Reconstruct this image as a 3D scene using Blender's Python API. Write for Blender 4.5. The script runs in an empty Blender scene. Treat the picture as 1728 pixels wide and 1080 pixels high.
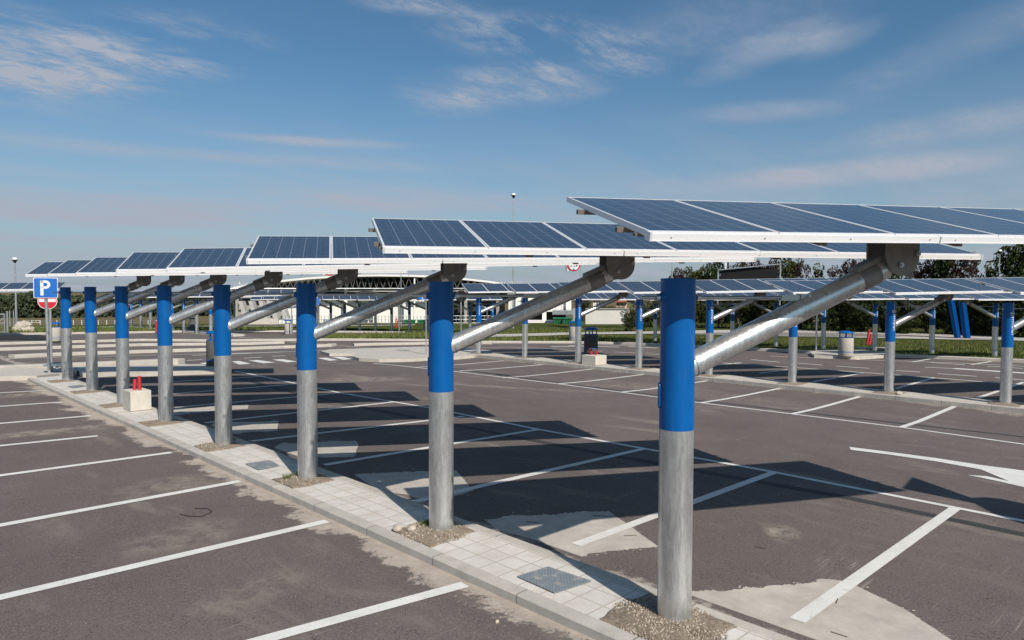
import bpy, bmesh, math, random
from mathutils import Vector, Matrix, noise
from mathutils.geometry import tessellate_polygon
random.seed(7)
R = math.radians
S = bpy.context.scene
# ------------------------------------------------------------------ camera
TH = R(42.9) + .0273; PITCH = -.0397; ROLL = .003; FPX = 1172.43
CAM = Vector((-4.0649, -2.5598, 2.2228))
_F = Vector((math.sin(TH), math.cos(TH), 0)); _R = Vector((math.cos(TH), -math.sin(TH), 0)); _U = Vector((0, 0, 1))
F2 = math.cos(PITCH)*_F + math.sin(PITCH)*_U; U2 = -math.sin(PITCH)*_F + math.cos(PITCH)*_U
R3 = math.cos(ROLL)*_R + math.sin(ROLL)*U2; U3 = -math.sin(ROLL)*_R + math.cos(ROLL)*U2
cd = bpy.data.cameras.new('camera'); cam = bpy.data.objects.new('camera', cd); S.collection.objects.link(cam)
M = Matrix.Identity(4)
for i in range(3): M[i][0] = R3[i]; M[i][1] = U3[i]; M[i][2] = -F2[i]; M[i][3] = CAM[i]
cam.matrix_world = M; cd.sensor_width = 36; cd.lens = 36*FPX/1728; cd.clip_end = 6000; cd.clip_start = .05
S.camera = cam
# ------------------------------------------------------------------ light
SUN_AZ, SUN_EL = R(196.3), R(40.3)
sd = bpy.data.lights.new('sun', 'SUN'); sd.energy = 4.9; sd.angle = R(.53); sd.color = (1, .93, .84)
sun = bpy.data.objects.new('sun', sd); S.collection.objects.link(sun)
to_sun = Vector((math.sin(SUN_AZ)*math.cos(SUN_EL), math.cos(SUN_AZ)*math.cos(SUN_EL), math.sin(SUN_EL)))
sun.rotation_euler = to_sun.to_track_quat('Z', 'Y').to_euler(); sun.location = to_sun*50
S.view_settings.view_transform = 'Standard'; S.view_settings.look = 'None'; S.view_settings.exposure = 0; S.view_settings.gamma = 1
W = bpy.data.worlds.new('World'); S.world = W; W.use_nodes = True
def ray0(x, y): return (F2 + R3*((x-864)/FPX) - U3*((y-540)/FPX)).normalized()
def build_world():
    nt = W.node_tree; N = nt.nodes; L = nt.links
    for n in list(N): N.remove(n)
    out = N.new('ShaderNodeOutputWorld'); bg = N.new('ShaderNodeBackground'); bg.inputs[1].default_value = .080
    sky = N.new('ShaderNodeTexSky'); sky.sky_type = 'NISHITA'; sky.sun_disc = False
    sky.sun_elevation = SUN_EL; sky.sun_rotation = SUN_AZ; sky.air_density = 1.0; sky.dust_density = 1.2; sky.ozone_density = 2.2
    tc = N.new('ShaderNodeTexCoord'); sep = N.new('ShaderNodeSeparateXYZ'); L.new(tc.outputs['Generated'], sep.inputs[0])
    mx = N.new('ShaderNodeMath'); mx.operation = 'MAXIMUM'; L.new(sep.outputs[2], mx.inputs[0]); mx.inputs[1].default_value = 0
    ad = N.new('ShaderNodeMath'); L.new(mx.outputs[0], ad.inputs[0]); ad.inputs[1].default_value = .09
    dx = N.new('ShaderNodeMath'); dx.operation = 'DIVIDE'; L.new(sep.outputs[0], dx.inputs[0]); L.new(ad.outputs[0], dx.inputs[1])
    dy = N.new('ShaderNodeMath'); dy.operation = 'DIVIDE'; L.new(sep.outputs[1], dy.inputs[0]); L.new(ad.outputs[0], dy.inputs[1])
    cb = N.new('ShaderNodeCombineXYZ'); L.new(dx.outputs[0], cb.inputs[0]); L.new(dy.outputs[0], cb.inputs[1])
    def nz(scale, detail, rough, loc, stretch, rot):
        mp = N.new('ShaderNodeMapping'); L.new(cb.outputs[0], mp.inputs[0])
        mp.inputs['Location'].default_value = loc; mp.inputs['Scale'].default_value = stretch; mp.inputs['Rotation'].default_value = (0, 0, rot)
        t = N.new('ShaderNodeTexNoise'); L.new(mp.outputs[0], t.inputs[0]); t.inputs['Scale'].default_value = scale
        t.inputs['Detail'].default_value = detail; t.inputs['Roughness'].default_value = rough; t.inputs['Distortion'].default_value = .35
        return t
    def ramp(src, a, b, v):
        r = N.new('ShaderNodeMapRange'); r.interpolation_type = 'SMOOTHSTEP'; L.new(src, r.inputs[0])
        r.inputs[1].default_value = a; r.inputs[2].default_value = b; r.inputs[4].default_value = v; return r
    def mul(a, b):
        m = N.new('ShaderNodeMath'); m.operation = 'MULTIPLY'; L.new(a, m.inputs[0]); L.new(b, m.inputs[1]); return m
    # azimuth / elevation of the view direction
    az = N.new('ShaderNodeMath'); az.operation = 'ARCTAN2'; L.new(sep.outputs[0], az.inputs[0]); L.new(sep.outputs[1], az.inputs[1])
    el = N.new('ShaderNodeMath'); el.operation = 'ARCSINE'; L.new(sep.outputs[2], el.inputs[0])
    def M2(op, a, b=None):
        m = N.new('ShaderNodeMath'); m.operation = op
        for v, k in ((a, 0), (b, 1)):
            if v is None: continue
            if isinstance(v, (int, float)): m.inputs[k].default_value = v
            else: L.new(v, m.inputs[k])
        return m.outputs[0]
    n2 = nz(1.7, 9, .63, (4.1, 2.0, 0), (1, 2.0, 1), R(-38)).outputs[0]
    n3 = nz(11, 7, .66, (0, 0, 3), (1, 1.7, 1), R(-60)).outputs[0]
    ae = N.new('ShaderNodeCombineXYZ'); L.new(az.outputs[0], ae.inputs[0]); L.new(M2('MULTIPLY', el.outputs[0], 4.5), ae.inputs[1])
    n5 = N.new('ShaderNodeTexNoise'); L.new(ae.outputs[0], n5.inputs[0]); n5.inputs['Scale'].default_value = 4.2; n5.inputs['Detail'].default_value = 7; n5.inputs['Roughness'].default_value = .58; n5.inputs['Distortion'].default_value = .3
    wob = M2('MULTIPLY', M2('SUBTRACT', n5.outputs[0], .5), .9)
    tot = None
    # banks of cloud: photo x, y of the centre, half sizes in degrees, tilt, strength, wispiness
    for (x, y, sa, se, tilt, st, wisp) in ((190, 90, 12, 3.0, .14, .55, 1), (60, 45, 7, 1.6, -.1, .3, 1), (45, 140, 9, 2.0, .05, .42, 1), (940, 75, 12, 2.6, -.14, .62, 1), (860, 150, 11, 2.4, .1, .55, .8), (700, 8, 6, 1.0, 0, .35, 1), (1290, 85, 6.5, 1.6, .22, .42, .35), (1400, 70, 4, 1.4, .2, .25, .3), (520, 238, 10, .45, 0, .36, .3), (330, 262, 20, .7, 0, .26, .5),
            (1650, 60, 11, 2.2, .3, .24, .5), (1280, 190, 7, 1.0, -.02, .26, .4), (1600, 215, 12, 1.3, .08, .22, .5), (1420, 292, 15, 1.2, .03, .42, .35), (150, 350, 17, 1.6, 0, .30, .3), (700, 340, 18, 1.3, 0, .25, .3), (1180, 50, 14, 3, .1, .14, .6)):
        d = ray0(x, y); a0 = math.atan2(d.x, d.y); e0 = math.asin(d.z)
        da = M2('SUBTRACT', az.outputs[0], a0); de = M2('SUBTRACT', M2('SUBTRACT', el.outputs[0], e0), M2('MULTIPLY', da, tilt))
        r2 = M2('ADD', M2('POWER', M2('DIVIDE', da, R(sa)), 2), M2('POWER', M2('DIVIDE', de, R(se)), 2))
        g = ramp(M2('ADD', M2('SQRT', r2), wob), 1.1, .1, st).outputs[0]
        w_ = M2('MULTIPLY', ramp(n2, .38, .62, 1).outputs[0], M2('ADD', M2('MULTIPLY', ramp(n3, .34, .60, 1).outputs[0], .62), .38))
        g = M2('MULTIPLY', g, M2('ADD', M2('MULTIPLY', w_, wisp*1.15), 1-wisp))
        tot = g if tot is None else M2('ADD', tot, g)
    hz = ramp(sep.outputs[2], .31, .0, .80)                  # thin high veil thickening with distance
    n4 = nz(.8, 6, .6, (7, 3, 0), (1, 3, 1), R(-46)); m4 = ramp(n4.outputs[0], .3, .7, 1)
    m4b = N.new('ShaderNodeMapRange'); L.new(m4.outputs[0], m4b.inputs[0]); m4b.inputs[3].default_value = .7; m4b.inputs[4].default_value = 1.25
    v = M2('MULTIPLY', hz.outputs[0], m4b.outputs[0])
    tt = N.new('ShaderNodeMath'); tt.operation = 'ADD'; tt.use_clamp = True; L.new(M2('MULTIPLY', tot, 1.65), tt.inputs[0]); L.new(v, tt.inputs[1])
    tint = N.new('ShaderNodeMix'); tint.data_type = 'RGBA'; tint.blend_type = 'MULTIPLY'; tint.inputs[0].default_value = 1
    L.new(sky.outputs[0], tint.inputs[6]); tint.inputs[7].default_value = (.72, 1.05, 1.16, 1)
    mix = N.new('ShaderNodeMix'); mix.data_type = 'RGBA'; L.new(tt.outputs[0], mix.inputs[0]); L.new(tint.outputs[2], mix.inputs[6])
    mix.inputs[7].default_value = (4.9, 5.45, 6.5, 1)
    L.new(mix.outputs[2], bg.inputs[0]); L.new(bg.outputs[0], out.inputs[0])
build_world()

# ------------------------------------------------------------------ terrain & helpers
def smooth(a, b, x):
    t = max(0, min(1, (x-a)/(b-a))); return t*t*(3-2*t)
def tz(x, y):
    """height of the paved / grassy ground"""
    if x < -.55: z = -.07 + .020*min(-.55-x, 10)
    elif x < .33: z = -.07-.06*(x+.55)/.88
    elif x < .75: z = -.13
    elif x < 12: z = -.13-.0265*(x-.75)
    elif x < 16: z = -.428
    else: z = -.428-.010*min(x-16, 16)
    w = smooth(14, 30, x)
    yy = max(-10, min(y, 66))
    z += (1-w)*(-.0125*max(0, yy-18)) + w*(-.0105*(yy-4))
    d = math.hypot(x-CAM.x, y-CAM.y)
    z -= .021*max(0, min(d, 260)-72)
    return z
def ray(x, y):
    return F2 + R3*((x-864)/FPX) - U3*((y-540)/FPX)
def gp(x, y, dz=0):
    """ground point seen at photo pixel x, y (used to read positions off the survey photograph)"""
    d = ray(x, y); t = 1.0; lo = 0.0
    while t < 900:
        p = CAM + d*t
        if p.z < tz(p.x, p.y)+dz: break
        lo = t; t *= 1.03
    hi = t
    for _ in range(30):
        m = (lo+hi)/2; p = CAM + d*m
        if p.z < tz(p.x, p.y)+dz: hi = m
        else: lo = m
    p = CAM + d*hi; return Vector((p.x, p.y, tz(p.x, p.y)+dz))
def at(x, y, D):
    d = ray(x, y); h = math.hypot(d.x, d.y); return CAM + d*(D/h)

MATS = {}
def mat(name, col, rough=.7, metal=0, spec=None, build=None):
    if name in MATS: return MATS[name]
    m = bpy.data.materials.new(name); m.use_nodes = True; MATS[name] = m
    b = m.node_tree.nodes['Principled BSDF']
    b.inputs['Base Color'].default_value = (*col, 1); b.inputs['Roughness'].default_value = rough; b.inputs['Metallic'].default_value = metal
    if spec is not None: b.inputs['Specular IOR Level'].default_value = spec
    if build: build(m.node_tree, b)
    return m
class NT:
    def __init__(s, nt): s.nt = nt; s.N = nt.nodes; s.L = nt.links
    def coord(s, kind='Object', scale=(1, 1, 1), rot=(0, 0, 0), loc=(0, 0, 0)):
        t = s.N.new('ShaderNodeTexCoord'); m = s.N.new('ShaderNodeMapping'); s.L.new(t.outputs[kind], m.inputs[0])
        m.inputs['Scale'].default_value = scale; m.inputs['Rotation'].default_value = rot; m.inputs['Location'].default_value = loc; return m.outputs[0]
    def noise(s, vec, scale, detail=4, rough=.55, dist=0):
        t = s.N.new('ShaderNodeTexNoise'); s.L.new(vec, t.inputs[0]); t.inputs['Scale'].default_value = scale
        t.inputs['Detail'].default_value = detail; t.inputs['Roughness'].default_value = rough; t.inputs['Distortion'].default_value = dist; return t.outputs[0]
    def rng(s, src, a, b, c=0, d=1, sm=False):
        r = s.N.new('ShaderNodeMapRange'); r.interpolation_type = 'SMOOTHSTEP' if sm else 'LINEAR'
        s.put(src, r.inputs[0]); r.inputs[1].default_value = a; r.inputs[2].default_value = b; r.inputs[3].default_value = c; r.inputs[4].default_value = d; return r.outputs[0]
    def put(s, v, sock):
        if hasattr(v, 'links') or hasattr(v, 'is_linked'): s.L.new(v, sock)
        else: sock.default_value = v
    def math(s, op, a, b=0, c=None):
        m = s.N.new('ShaderNodeMath'); m.operation = op; s.put(a, m.inputs[0]); s.put(b, m.inputs[1])
        if c is not None: s.put(c, m.inputs[2])
        return m.outputs[0]
    def mix(s, f, a, b, mode='MIX'):
        m = s.N.new('ShaderNodeMix'); m.data_type = 'RGBA'; m.blend_type = mode; s.put(f, m.inputs[0])
        for v, k in ((a, 6), (b, 7)):
            if isinstance(v, tuple): m.inputs[k].default_value = (*v, 1)
            else: s.L.new(v, m.inputs[k])
        return m.outputs[2]
    def bump(s, h, b, strength=.3, dist=.02):
        n = s.N.new('ShaderNodeBump'); s.L.new(h, n.inputs['Height']); n.inputs['Strength'].default_value = strength; n.inputs['Distance'].default_value = dist
        s.L.new(n.outputs[0], b.inputs['Normal'])
    def xyz(s, vec):
        n = s.N.new('ShaderNodeSeparateXYZ'); s.L.new(vec, n.inputs[0]); return n.outputs
    def geo(s): return s.N.new('ShaderNodeNewGeometry').outputs

ASPH = (.104, .083, .077)
def m_asphalt(nt, b):
    g = NT(nt); v = g.coord()
    big = g.noise(v, .35, 5, .6); fine = g.noise(v, 90, 3, .7); mid = g.noise(v, 6, 6, .65)
    c = g.mix(g.rng(big, .3, .7), tuple(x*.74 for x in ASPH), tuple(x*1.24 for x in ASPH)); c = g.mix(g.rng(g.noise(v, 1.7, 5, .6), .35, .75, 0, .35), c, (.17, .145, .125))
    c = g.mix(g.rng(fine, .42, .70, 0, .75), c, (.26, .22, .205)); c = g.mix(g.rng(g.noise(v, 38, 4, .75), .48, .30, 0, .5), c, (.055, .047, .045))
    c = g.mix(g.rng(mid, .62, .85, 0, .35), c, (.27, .225, .19))
    X0 = g.xyz(v)
    wv = g.noise(v, .9, 6, .6); ck = g.math('LESS_THAN', g.math('ABSOLUTE', g.math('SUBTRACT', wv, .5)), .0011); c = g.mix(g.math('MULTIPLY', ck, g.rng(big, .5, .56)), c, (.03, .027, .026))
    # dusty tan smears, dragged by tyres
    sv = g.coord(scale=(.9, .28, 1), rot=(0, 0, R(8))); sm = g.noise(sv, 1.3, 7, .68, .6)
    c = g.mix(g.rng(sm, .53, .78, 0, .7, True), c, (.30, .26, .215))
    sv2 = g.coord(scale=(.25, 6, 1), rot=(0, 0, R(20))); sc = g.noise(sv2, 2.6, 7, .72)
    c = g.mix(g.math('MULTIPLY', g.rng(sc, .60, .70, 0, .6, True), g.rng(big, .42, .58)), c, (.33, .30, .27))
    # light chips of stone and grit
    vo = g.N.new('ShaderNodeTexVoronoi'); g.L.new(v, vo.inputs[0]); vo.inputs['Scale'].default_value = 16
    chip = g.math('LESS_THAN', vo.outputs['Distance'], .085)
    wn = g.N.new('ShaderNodeSeparateColor'); g.L.new(vo.outputs['Color'], wn.inputs[0])
    chip = g.math('MULTIPLY', chip, g.math('GREATER_THAN', wn.outputs[0], .58))
    c = g.mix(g.math('MULTIPLY', chip, .7), c, (.42, .37, .31))
    # sand washed up along the kerbs
    X = g.xyz(v)
    def band(x0, w, side):
        d = g.math('MULTIPLY', g.math('SUBTRACT', X[0], x0), side)
        e = g.math('ADD', d, g.rng(g.noise(v, .9, 12, .78), .3, .7, -w, w*.9))
        return g.math('MULTIPLY', g.rng(e, .23, .15, 0, 1), g.math('GREATER_THAN', d, -.05))
    # dried mud and dust stains where the photograph has them: px x, y, half lengths (m), turn, strength, streaky
    for (px, py, ra, rb, rot, st, sk) in ((1318, 899, .34, .20, .5, .85, 0), (610, 640, 1.7, .8, -.3, .75, 0), (880, 655, 3.2, .28, -1.05, .5, 0), (640, 668, 2.6, .22, -1.05, .55, 0), (120, 725, 2.4, .33, -.03, .9, 0), (80, 663, 1.6, .5, 0, .8, 0), (300, 818, .8, .55, 0, .5, 0), (310, 905, .7, .45, .2, .45, 0), (420, 1000, .6, .3, .3, .4, 0),
            (1430, 940, .55, .10, .55, .6, 1), (1400, 968, .7, .10, .5, .6, 1), (1000, 650, 2.2, .5, -1.05, .4, 0), (1250, 690, 2, .5, -1.0, .35, 0), (1150, 660, 5, .9, 1.57, .35, 0)):
        q = gp(px, py); dx_ = g.math('SUBTRACT', X0[0], q.x); dy_ = g.math('SUBTRACT', X0[1], q.y); ca, sa_ = math.cos(rot), math.sin(rot)
        u_ = g.math('DIVIDE', g.math('ADD', g.math('MULTIPLY', dx_, ca), g.math('MULTIPLY', dy_, sa_)), ra); w2 = g.math('DIVIDE', g.math('SUBTRACT', g.math('MULTIPLY', dy_, ca), g.math('MULTIPLY', dx_, sa_)), rb)
        r_ = g.math('SQRT', g.math('ADD', g.math('POWER', u_, 2), g.math('POWER', w2, 2)))
        if sk: tex = g.rng(g.noise(g.coord(scale=(1.2, 26, 1), rot=(0, 0, -rot), loc=(px*.01, 0, 0)), 1.5, 5, .65), .52, .64)
        else: tex = g.rng(g.noise(v, 4.5, 9, .75, .4), .42, .62)
        mk_ = g.math('MULTIPLY', g.math('MULTIPLY', g.rng(r_, 1.15, .35, 0, 1, True), tex), st)
        c = g.mix(mk_, c, (.40, .36, .32) if sk else (.37, .315, .26))
    sand = g.math('MAXIMUM', band(-.47, .42, -1), g.math('MULTIPLY', band(.33, .35, 1), .8))
    sand = g.math('MAXIMUM', sand, g.math('MULTIPLY', band(15.0, .9, -1), .55))
    sandc = g.mix(g.rng(mid, .3, .7), (.36, .30, .25), (.50, .435, .375))
    c = g.mix(g.math('MULTIPLY', sand, g.rng(fine, .2, .6, .72, 1)), c, sandc)
    g.L.new(c, b.inputs['Base Color']); g.bump(g.math('ADD', fine, g.math('MULTIPLY', mid, .4)), b, .55, .012)
m_asphalt_ = mat('asphalt', ASPH, .93, spec=.25, build=m_asphalt)
def speckled(name, c0, c1, sc=12, rough=.9, bump=.2, fine=80, spots=0):
    def f(nt, b):
        g = NT(nt); v = g.coord(); n = g.noise(v, sc, 7, .65); n2 = g.noise(v, fine, 3, .7); n3 = g.noise(v, sc*.12, 4, .6)
        c = g.mix(g.rng(n, .3, .72), c0, c1); c = g.mix(g.rng(n2, .3, .8, 0, .35), c, tuple(x*.6 for x in c0))
        c = g.mix(g.rng(n3, .45, .75, 0, .35), c, tuple(x*.72 for x in c1))
        g.L.new(c, b.inputs['Base Color']); g.bump(n2, b, bump, .01)
    return mat(name, c0, rough, build=f)
def m_kerb(nt, b):
    g = NT(nt); v = g.coord(); n = g.noise(v, 5, 7, .65); n2 = g.noise(v, 80, 3, .7)
    c = g.mix(g.rng(n, .3, .72), (.40, .365, .32), (.58, .53, .465)); c = g.mix(g.rng(n2, .3, .8, 0, .3), c, (.25, .24, .22))
    Y = g.xyz(v)[1]; st = g.math('FLOOR', Y); wn = g.N.new('ShaderNodeTexWhiteNoise'); wn.noise_dimensions = '1D'; g.L.new(st, wn.inputs['W'])
    c = g.mix(g.rng(wn.outputs[0], 0, 1, 0, .22), c, (.36, .345, .32))
    fr = g.math('FRACT', Y); j = g.math('LESS_THAN', fr, .014)
    c = g.mix(g.math('MULTIPLY', j, .7), c, (.16, .14, .12)); g.L.new(c, b.inputs['Base Color']); g.bump(g.math('SUBTRACT', n2, g.math('MULTIPLY', j, 3)), b, .3, .01)
kerb_m = mat('kerb_concrete', (.45, .42, .38), .9, build=m_kerb)
conc_m = speckled('concrete', (.46, .42, .365), (.60, .55, .48), 4)
patch_m = speckled('patch_concrete', (.40, .365, .32), (.60, .545, .475), 5)
block_m = speckled('block_concrete', (.52, .48, .41), (.68, .63, .55), 6)
gravel_m = speckled('gravel', (.13, .095, .062), (.44, .36, .28), 45, 1, .9, 150)
stone_m = speckled('stone', (.38, .33, .27), (.60, .53, .44), 5, .95)
aggr_l = speckled('pale_aggregate', (.36, .32, .27), (.62, .57, .50), 60, .95, .6)
aggr_d = speckled('dark_aggregate', (.055, .053, .052), (.16, .155, .15), 60, .95, .6)
path_m = speckled('path_gravel', (.44, .40, .35), (.56, .52, .46), 8, 1, .5)
def m_paint(nt, b):
    g = NT(nt); v = g.coord(); n = g.noise(v, 3.5, 8, .7); f = g.noise(v, 60, 4, .75)
    c = g.mix(g.rng(n, .35, .75), (.74, .72, .68), (.60, .575, .53)); c = g.mix(g.rng(f, .54, .72, 0, .6, True), c, (.30, .27, .25)); c = g.mix(g.rng(g.noise(g.coord(scale=(1, 1, 1)), 11, 9, .8), .60, .68, 0, .75), c, (.17, .14, .13))
    g.L.new(c, b.inputs['Base Color']); g.bump(f, b, .3, .004)
paint_m = mat('line_paint', (.72, .70, .66), .75, build=m_paint)
tar_m = speckled('tar', (.030, .029, .028), (.055, .052, .050), 20, .8)
def m_pave(nt, b):
    g = NT(nt); v = g.coord(); br = g.N.new('ShaderNodeTexBrick'); g.L.new(g.coord(rot=(0, 0, R(90))), br.inputs[0])
    br.offset = 0; br.inputs['Color1'].default_value = (.66, .625, .575, 1); br.inputs['Color2'].default_value = (.60, .57, .525, 1); br.inputs['Mortar'].default_value = (.40, .355, .30, 1)
    br.inputs['Scale'].default_value = 1; br.inputs['Brick Width'].default_value = .225; br.inputs['Row Height'].default_value = .19; br.inputs['Mortar Size'].default_value = .006
    n = g.noise(v, 4, 7, .65); f = g.noise(v, 70, 3, .7)
    c = g.mix(g.rng(n, .42, .75, 0, .65), br.outputs[0], (.46, .40, .33)); c = g.mix(g.rng(f, .3, .8, 0, .22), c, (.3, .27, .24))
    g.L.new(c, b.inputs['Base Color']); g.bump(br.outputs[1], b, -.5, .006)
pave_m = mat('paving', (.55, .52, .48), .9, build=m_pave)
def m_galv(nt, b):
    g = NT(nt); v = g.coord(rot=(R(28), R(22), 0), scale=(26, 26, 3.2)); n = g.noise(v, 1.5, 8, .74, .9); k = g.noise(g.coord(), 3.2, 7, .66)
    s2 = g.noise(g.coord(rot=(R(-30), R(-34), R(20)), scale=(38, 38, 3.4)), 1.3, 6, .72); pz_ = g.noise(g.coord(), 1.4, 3, .5)
    c = g.mix(g.rng(n, .3, .72), (.50, .51, .505), (.80, .805, .80)); c = g.mix(g.rng(k, .40, .72, 0, .7), c, (.42, .43, .43))
    c = g.mix(g.math('MULTIPLY', g.rng(s2, .54, .68, 0, .9, True), g.rng(pz_, .38, .6)), c, (.93, .935, .93)); st = g.noise(g.coord(scale=(14, 14, .8)), 2, 6, .7); c = g.mix(g.rng(st, .62, .85, 0, .3), c, (.36, .355, .34))
    g.L.new(c, b.inputs['Base Color']); g.L.new(g.rng(n, .3, .75, .22, .44), b.inputs['Roughness']); g.bump(g.math('ADD', k, g.math('MULTIPLY', s2, .5)), b, .22, .01)
galv_m = mat('galvanised_steel', (.55, .57, .58), .45, .78, build=m_galv)
def m_galvd(nt, b):
    g = NT(nt); k = g.noise(g.coord(), 5, 6, .62); c = g.mix(g.rng(k, .3, .7), (.20, .195, .185), (.32, .31, .295)); g.L.new(c, b.inputs['Base Color'])
def m_galvd2(nt, b):
    g = NT(nt); k = g.noise(g.coord(), 7, 6, .62); c = g.mix(g.rng(k, .3, .7), (.36, .37, .37), (.55, .56, .57)); g.L.new(c, b.inputs['Base Color'])
plate_m = mat('dull_steel_plate', (.25, .25, .24), .6, .55, build=m_galvd)
def m_blue(nt, b):
    g = NT(nt); n = g.noise(g.coord(), 2.5, 6, .6); c = g.mix(g.rng(n, .3, .7), (.000, .082, .290), (.000, .102, .345))
    d = g.noise(g.coord(scale=(9, 9, 1)), 2.2, 8, .7); c = g.mix(g.rng(d, .55, .80, 0, .28), c, (.10, .16, .30)); sc = g.noise(g.coord(scale=(60, 60, 5), rot=(R(12), R(9), 0)), 1.2, 5, .7); c = g.mix(g.rng(sc, .66, .72, 0, .45), c, (.16, .24, .38))
    g.L.new(c, b.inputs['Base Color']); g.L.new(g.rng(n, .3, .7, .26, .38), b.inputs['Roughness'])
blue_m = mat('blue_paint', (0, .1, .4), .3, spec=.32, build=m_blue)
plate2_m = mat('grey_steel', (.42, .43, .44), .45, .75, build=m_galvd2)
alu_m = mat('aluminium', (.80, .80, .81), .42, .35)
aluw_m = speckled('white_fascia', (.80, .79, .79), (.86, .85, .85), 3, .5, .05)
steel_m = mat('steel', (.5, .52, .53), .35, .9)
dark_m = mat('dark_metal', (.012, .012, .013), .7, spec=.2)
red_m = mat('red_plastic', (.50, .03, .04), .45)
signw_m = mat('sign_white', (.75, .74, .75), .4); signb_m = mat('sign_blue', (.01, .13, .47), .4); signr_m = mat('sign_red', (.50, .012, .03), .4)
white_m = mat('white_enamel', (.78, .77, .75), .5)
def m_cell(nt, b):
    g = NT(nt); t = g.N.new('ShaderNodeUVMap'); X = g.xyz(t.outputs[0])
    u = g.math('MULTIPLY', X[0], 6); w = g.math('MULTIPLY', X[1], 9)
    def line(q, hw): 
        f = g.math('FRACT', q); return g.math('LESS_THAN', g.math('ABSOLUTE', g.math('SUBTRACT', f, .5)), hw)
    lu = g.math('GREATER_THAN', g.math('ABSOLUTE', g.math('SUBTRACT', g.math('FRACT', u), .5)), .482)
    lw = g.math('GREATER_THAN', g.math('ABSOLUTE', g.math('SUBTRACT', g.math('FRACT', w), .5)), .485)
    bus = line(g.math('MULTIPLY', u, 2), .012)
    n = g.N.new('ShaderNodeTexVoronoi'); g.L.new(g.coord('UV', scale=(60, 90, 1)), n.inputs[0]); n.inputs['Scale'].default_value = 1
    cc = g.N.new('ShaderNodeSeparateColor'); g.L.new(n.outputs['Color'], cc.inputs[0])
    c = g.mix(cc.outputs[0], (.010, .020, .040), (.017, .032, .060))
    c = g.mix(g.math('MULTIPLY', bus, .35), c, (.25, .3, .36)); c = g.mix(g.math('MULTIPLY', lw, .35), c, (.30, .35, .42)); c = g.mix(g.math('MULTIPLY', lu, .48), c, (.46, .50, .55))
    dirt = g.noise(g.coord('UV', scale=(3, 5, 1)), 3, 6, .7); c = g.mix(g.rng(dirt, .3, .8, .02, .13), c, (.34, .34, .33))
    g.L.new(c, b.inputs['Base Color']); g.L.new(g.rng(dirt, .3, .7, .08, .17), b.inputs['Roughness'])
cell_m = mat('solar_cells', (.02, .05, .1), .12, spec=.5, build=m_cell)
back_m = mat('panel_backsheet', (.62, .62, .61), .7)
def m_grass(nt, b):
    g = NT(nt); v = g.coord(); n = g.noise(v, .22, 6, .65); f = g.noise(v, 9, 6, .75); k = g.noise(v, 45, 3, .7)
    c = g.mix(g.rng(n, .35, .65), (.085, .125, .022), (.150, .150, .045)); c = g.mix(g.rng(f, .45, .8, 0, .7), c, (.17, .16, .055)); c = g.mix(g.rng(k, .3, .7, 0, .4), c, (.040, .062, .012))
    g.L.new(c, b.inputs['Base Color']); g.bump(g.math('ADD', f, k), b, 1, .12)
grass_m = mat('grass', (.08, .11, .02), 1, spec=.1, build=m_grass)
def m_field(nt, b):
    g = NT(nt); v = g.coord(); n = g.noise(v, .05, 6, .65); f = g.noise(v, 3, 6, .75)
    d = g.N.new('ShaderNodeVectorMath'); d.operation = 'LENGTH'; g.L.new(v, d.inputs[0])
    c = g.mix(g.rng(n, .35, .65), (.095, .125, .028), (.16, .15, .055)); c = g.mix(g.rng(f, .4, .8, 0, .6), c, (.13, .12, .05))
    c = g.mix(g.rng(g.math('ADD', d.outputs['Value'], g.rng(n, 0, 1, -25, 25)), 78, 84, 0, .85), c, (.155, .120, .062))
    g.L.new(c, b.inputs['Base Color']); g.bump(f, b, .7, .15)
field_m = mat('field', (.1, .12, .03), 1, spec=.1, build=m_field)
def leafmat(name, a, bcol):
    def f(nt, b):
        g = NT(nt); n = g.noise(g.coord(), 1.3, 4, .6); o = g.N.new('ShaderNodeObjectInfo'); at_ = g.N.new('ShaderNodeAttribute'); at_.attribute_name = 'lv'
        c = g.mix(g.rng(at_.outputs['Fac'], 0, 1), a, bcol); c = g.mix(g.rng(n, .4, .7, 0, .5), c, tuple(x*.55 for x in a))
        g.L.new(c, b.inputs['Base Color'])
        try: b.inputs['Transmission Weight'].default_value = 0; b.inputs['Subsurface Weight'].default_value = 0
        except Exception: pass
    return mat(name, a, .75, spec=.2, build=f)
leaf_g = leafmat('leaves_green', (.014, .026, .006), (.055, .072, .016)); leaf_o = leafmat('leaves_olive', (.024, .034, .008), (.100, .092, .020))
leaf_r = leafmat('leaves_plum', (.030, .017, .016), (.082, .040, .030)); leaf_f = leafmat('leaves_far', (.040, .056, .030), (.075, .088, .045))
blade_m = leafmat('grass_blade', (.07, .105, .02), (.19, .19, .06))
bark_m = speckled('bark', (.08, .06, .045), (.14, .11, .08), 10)

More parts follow.
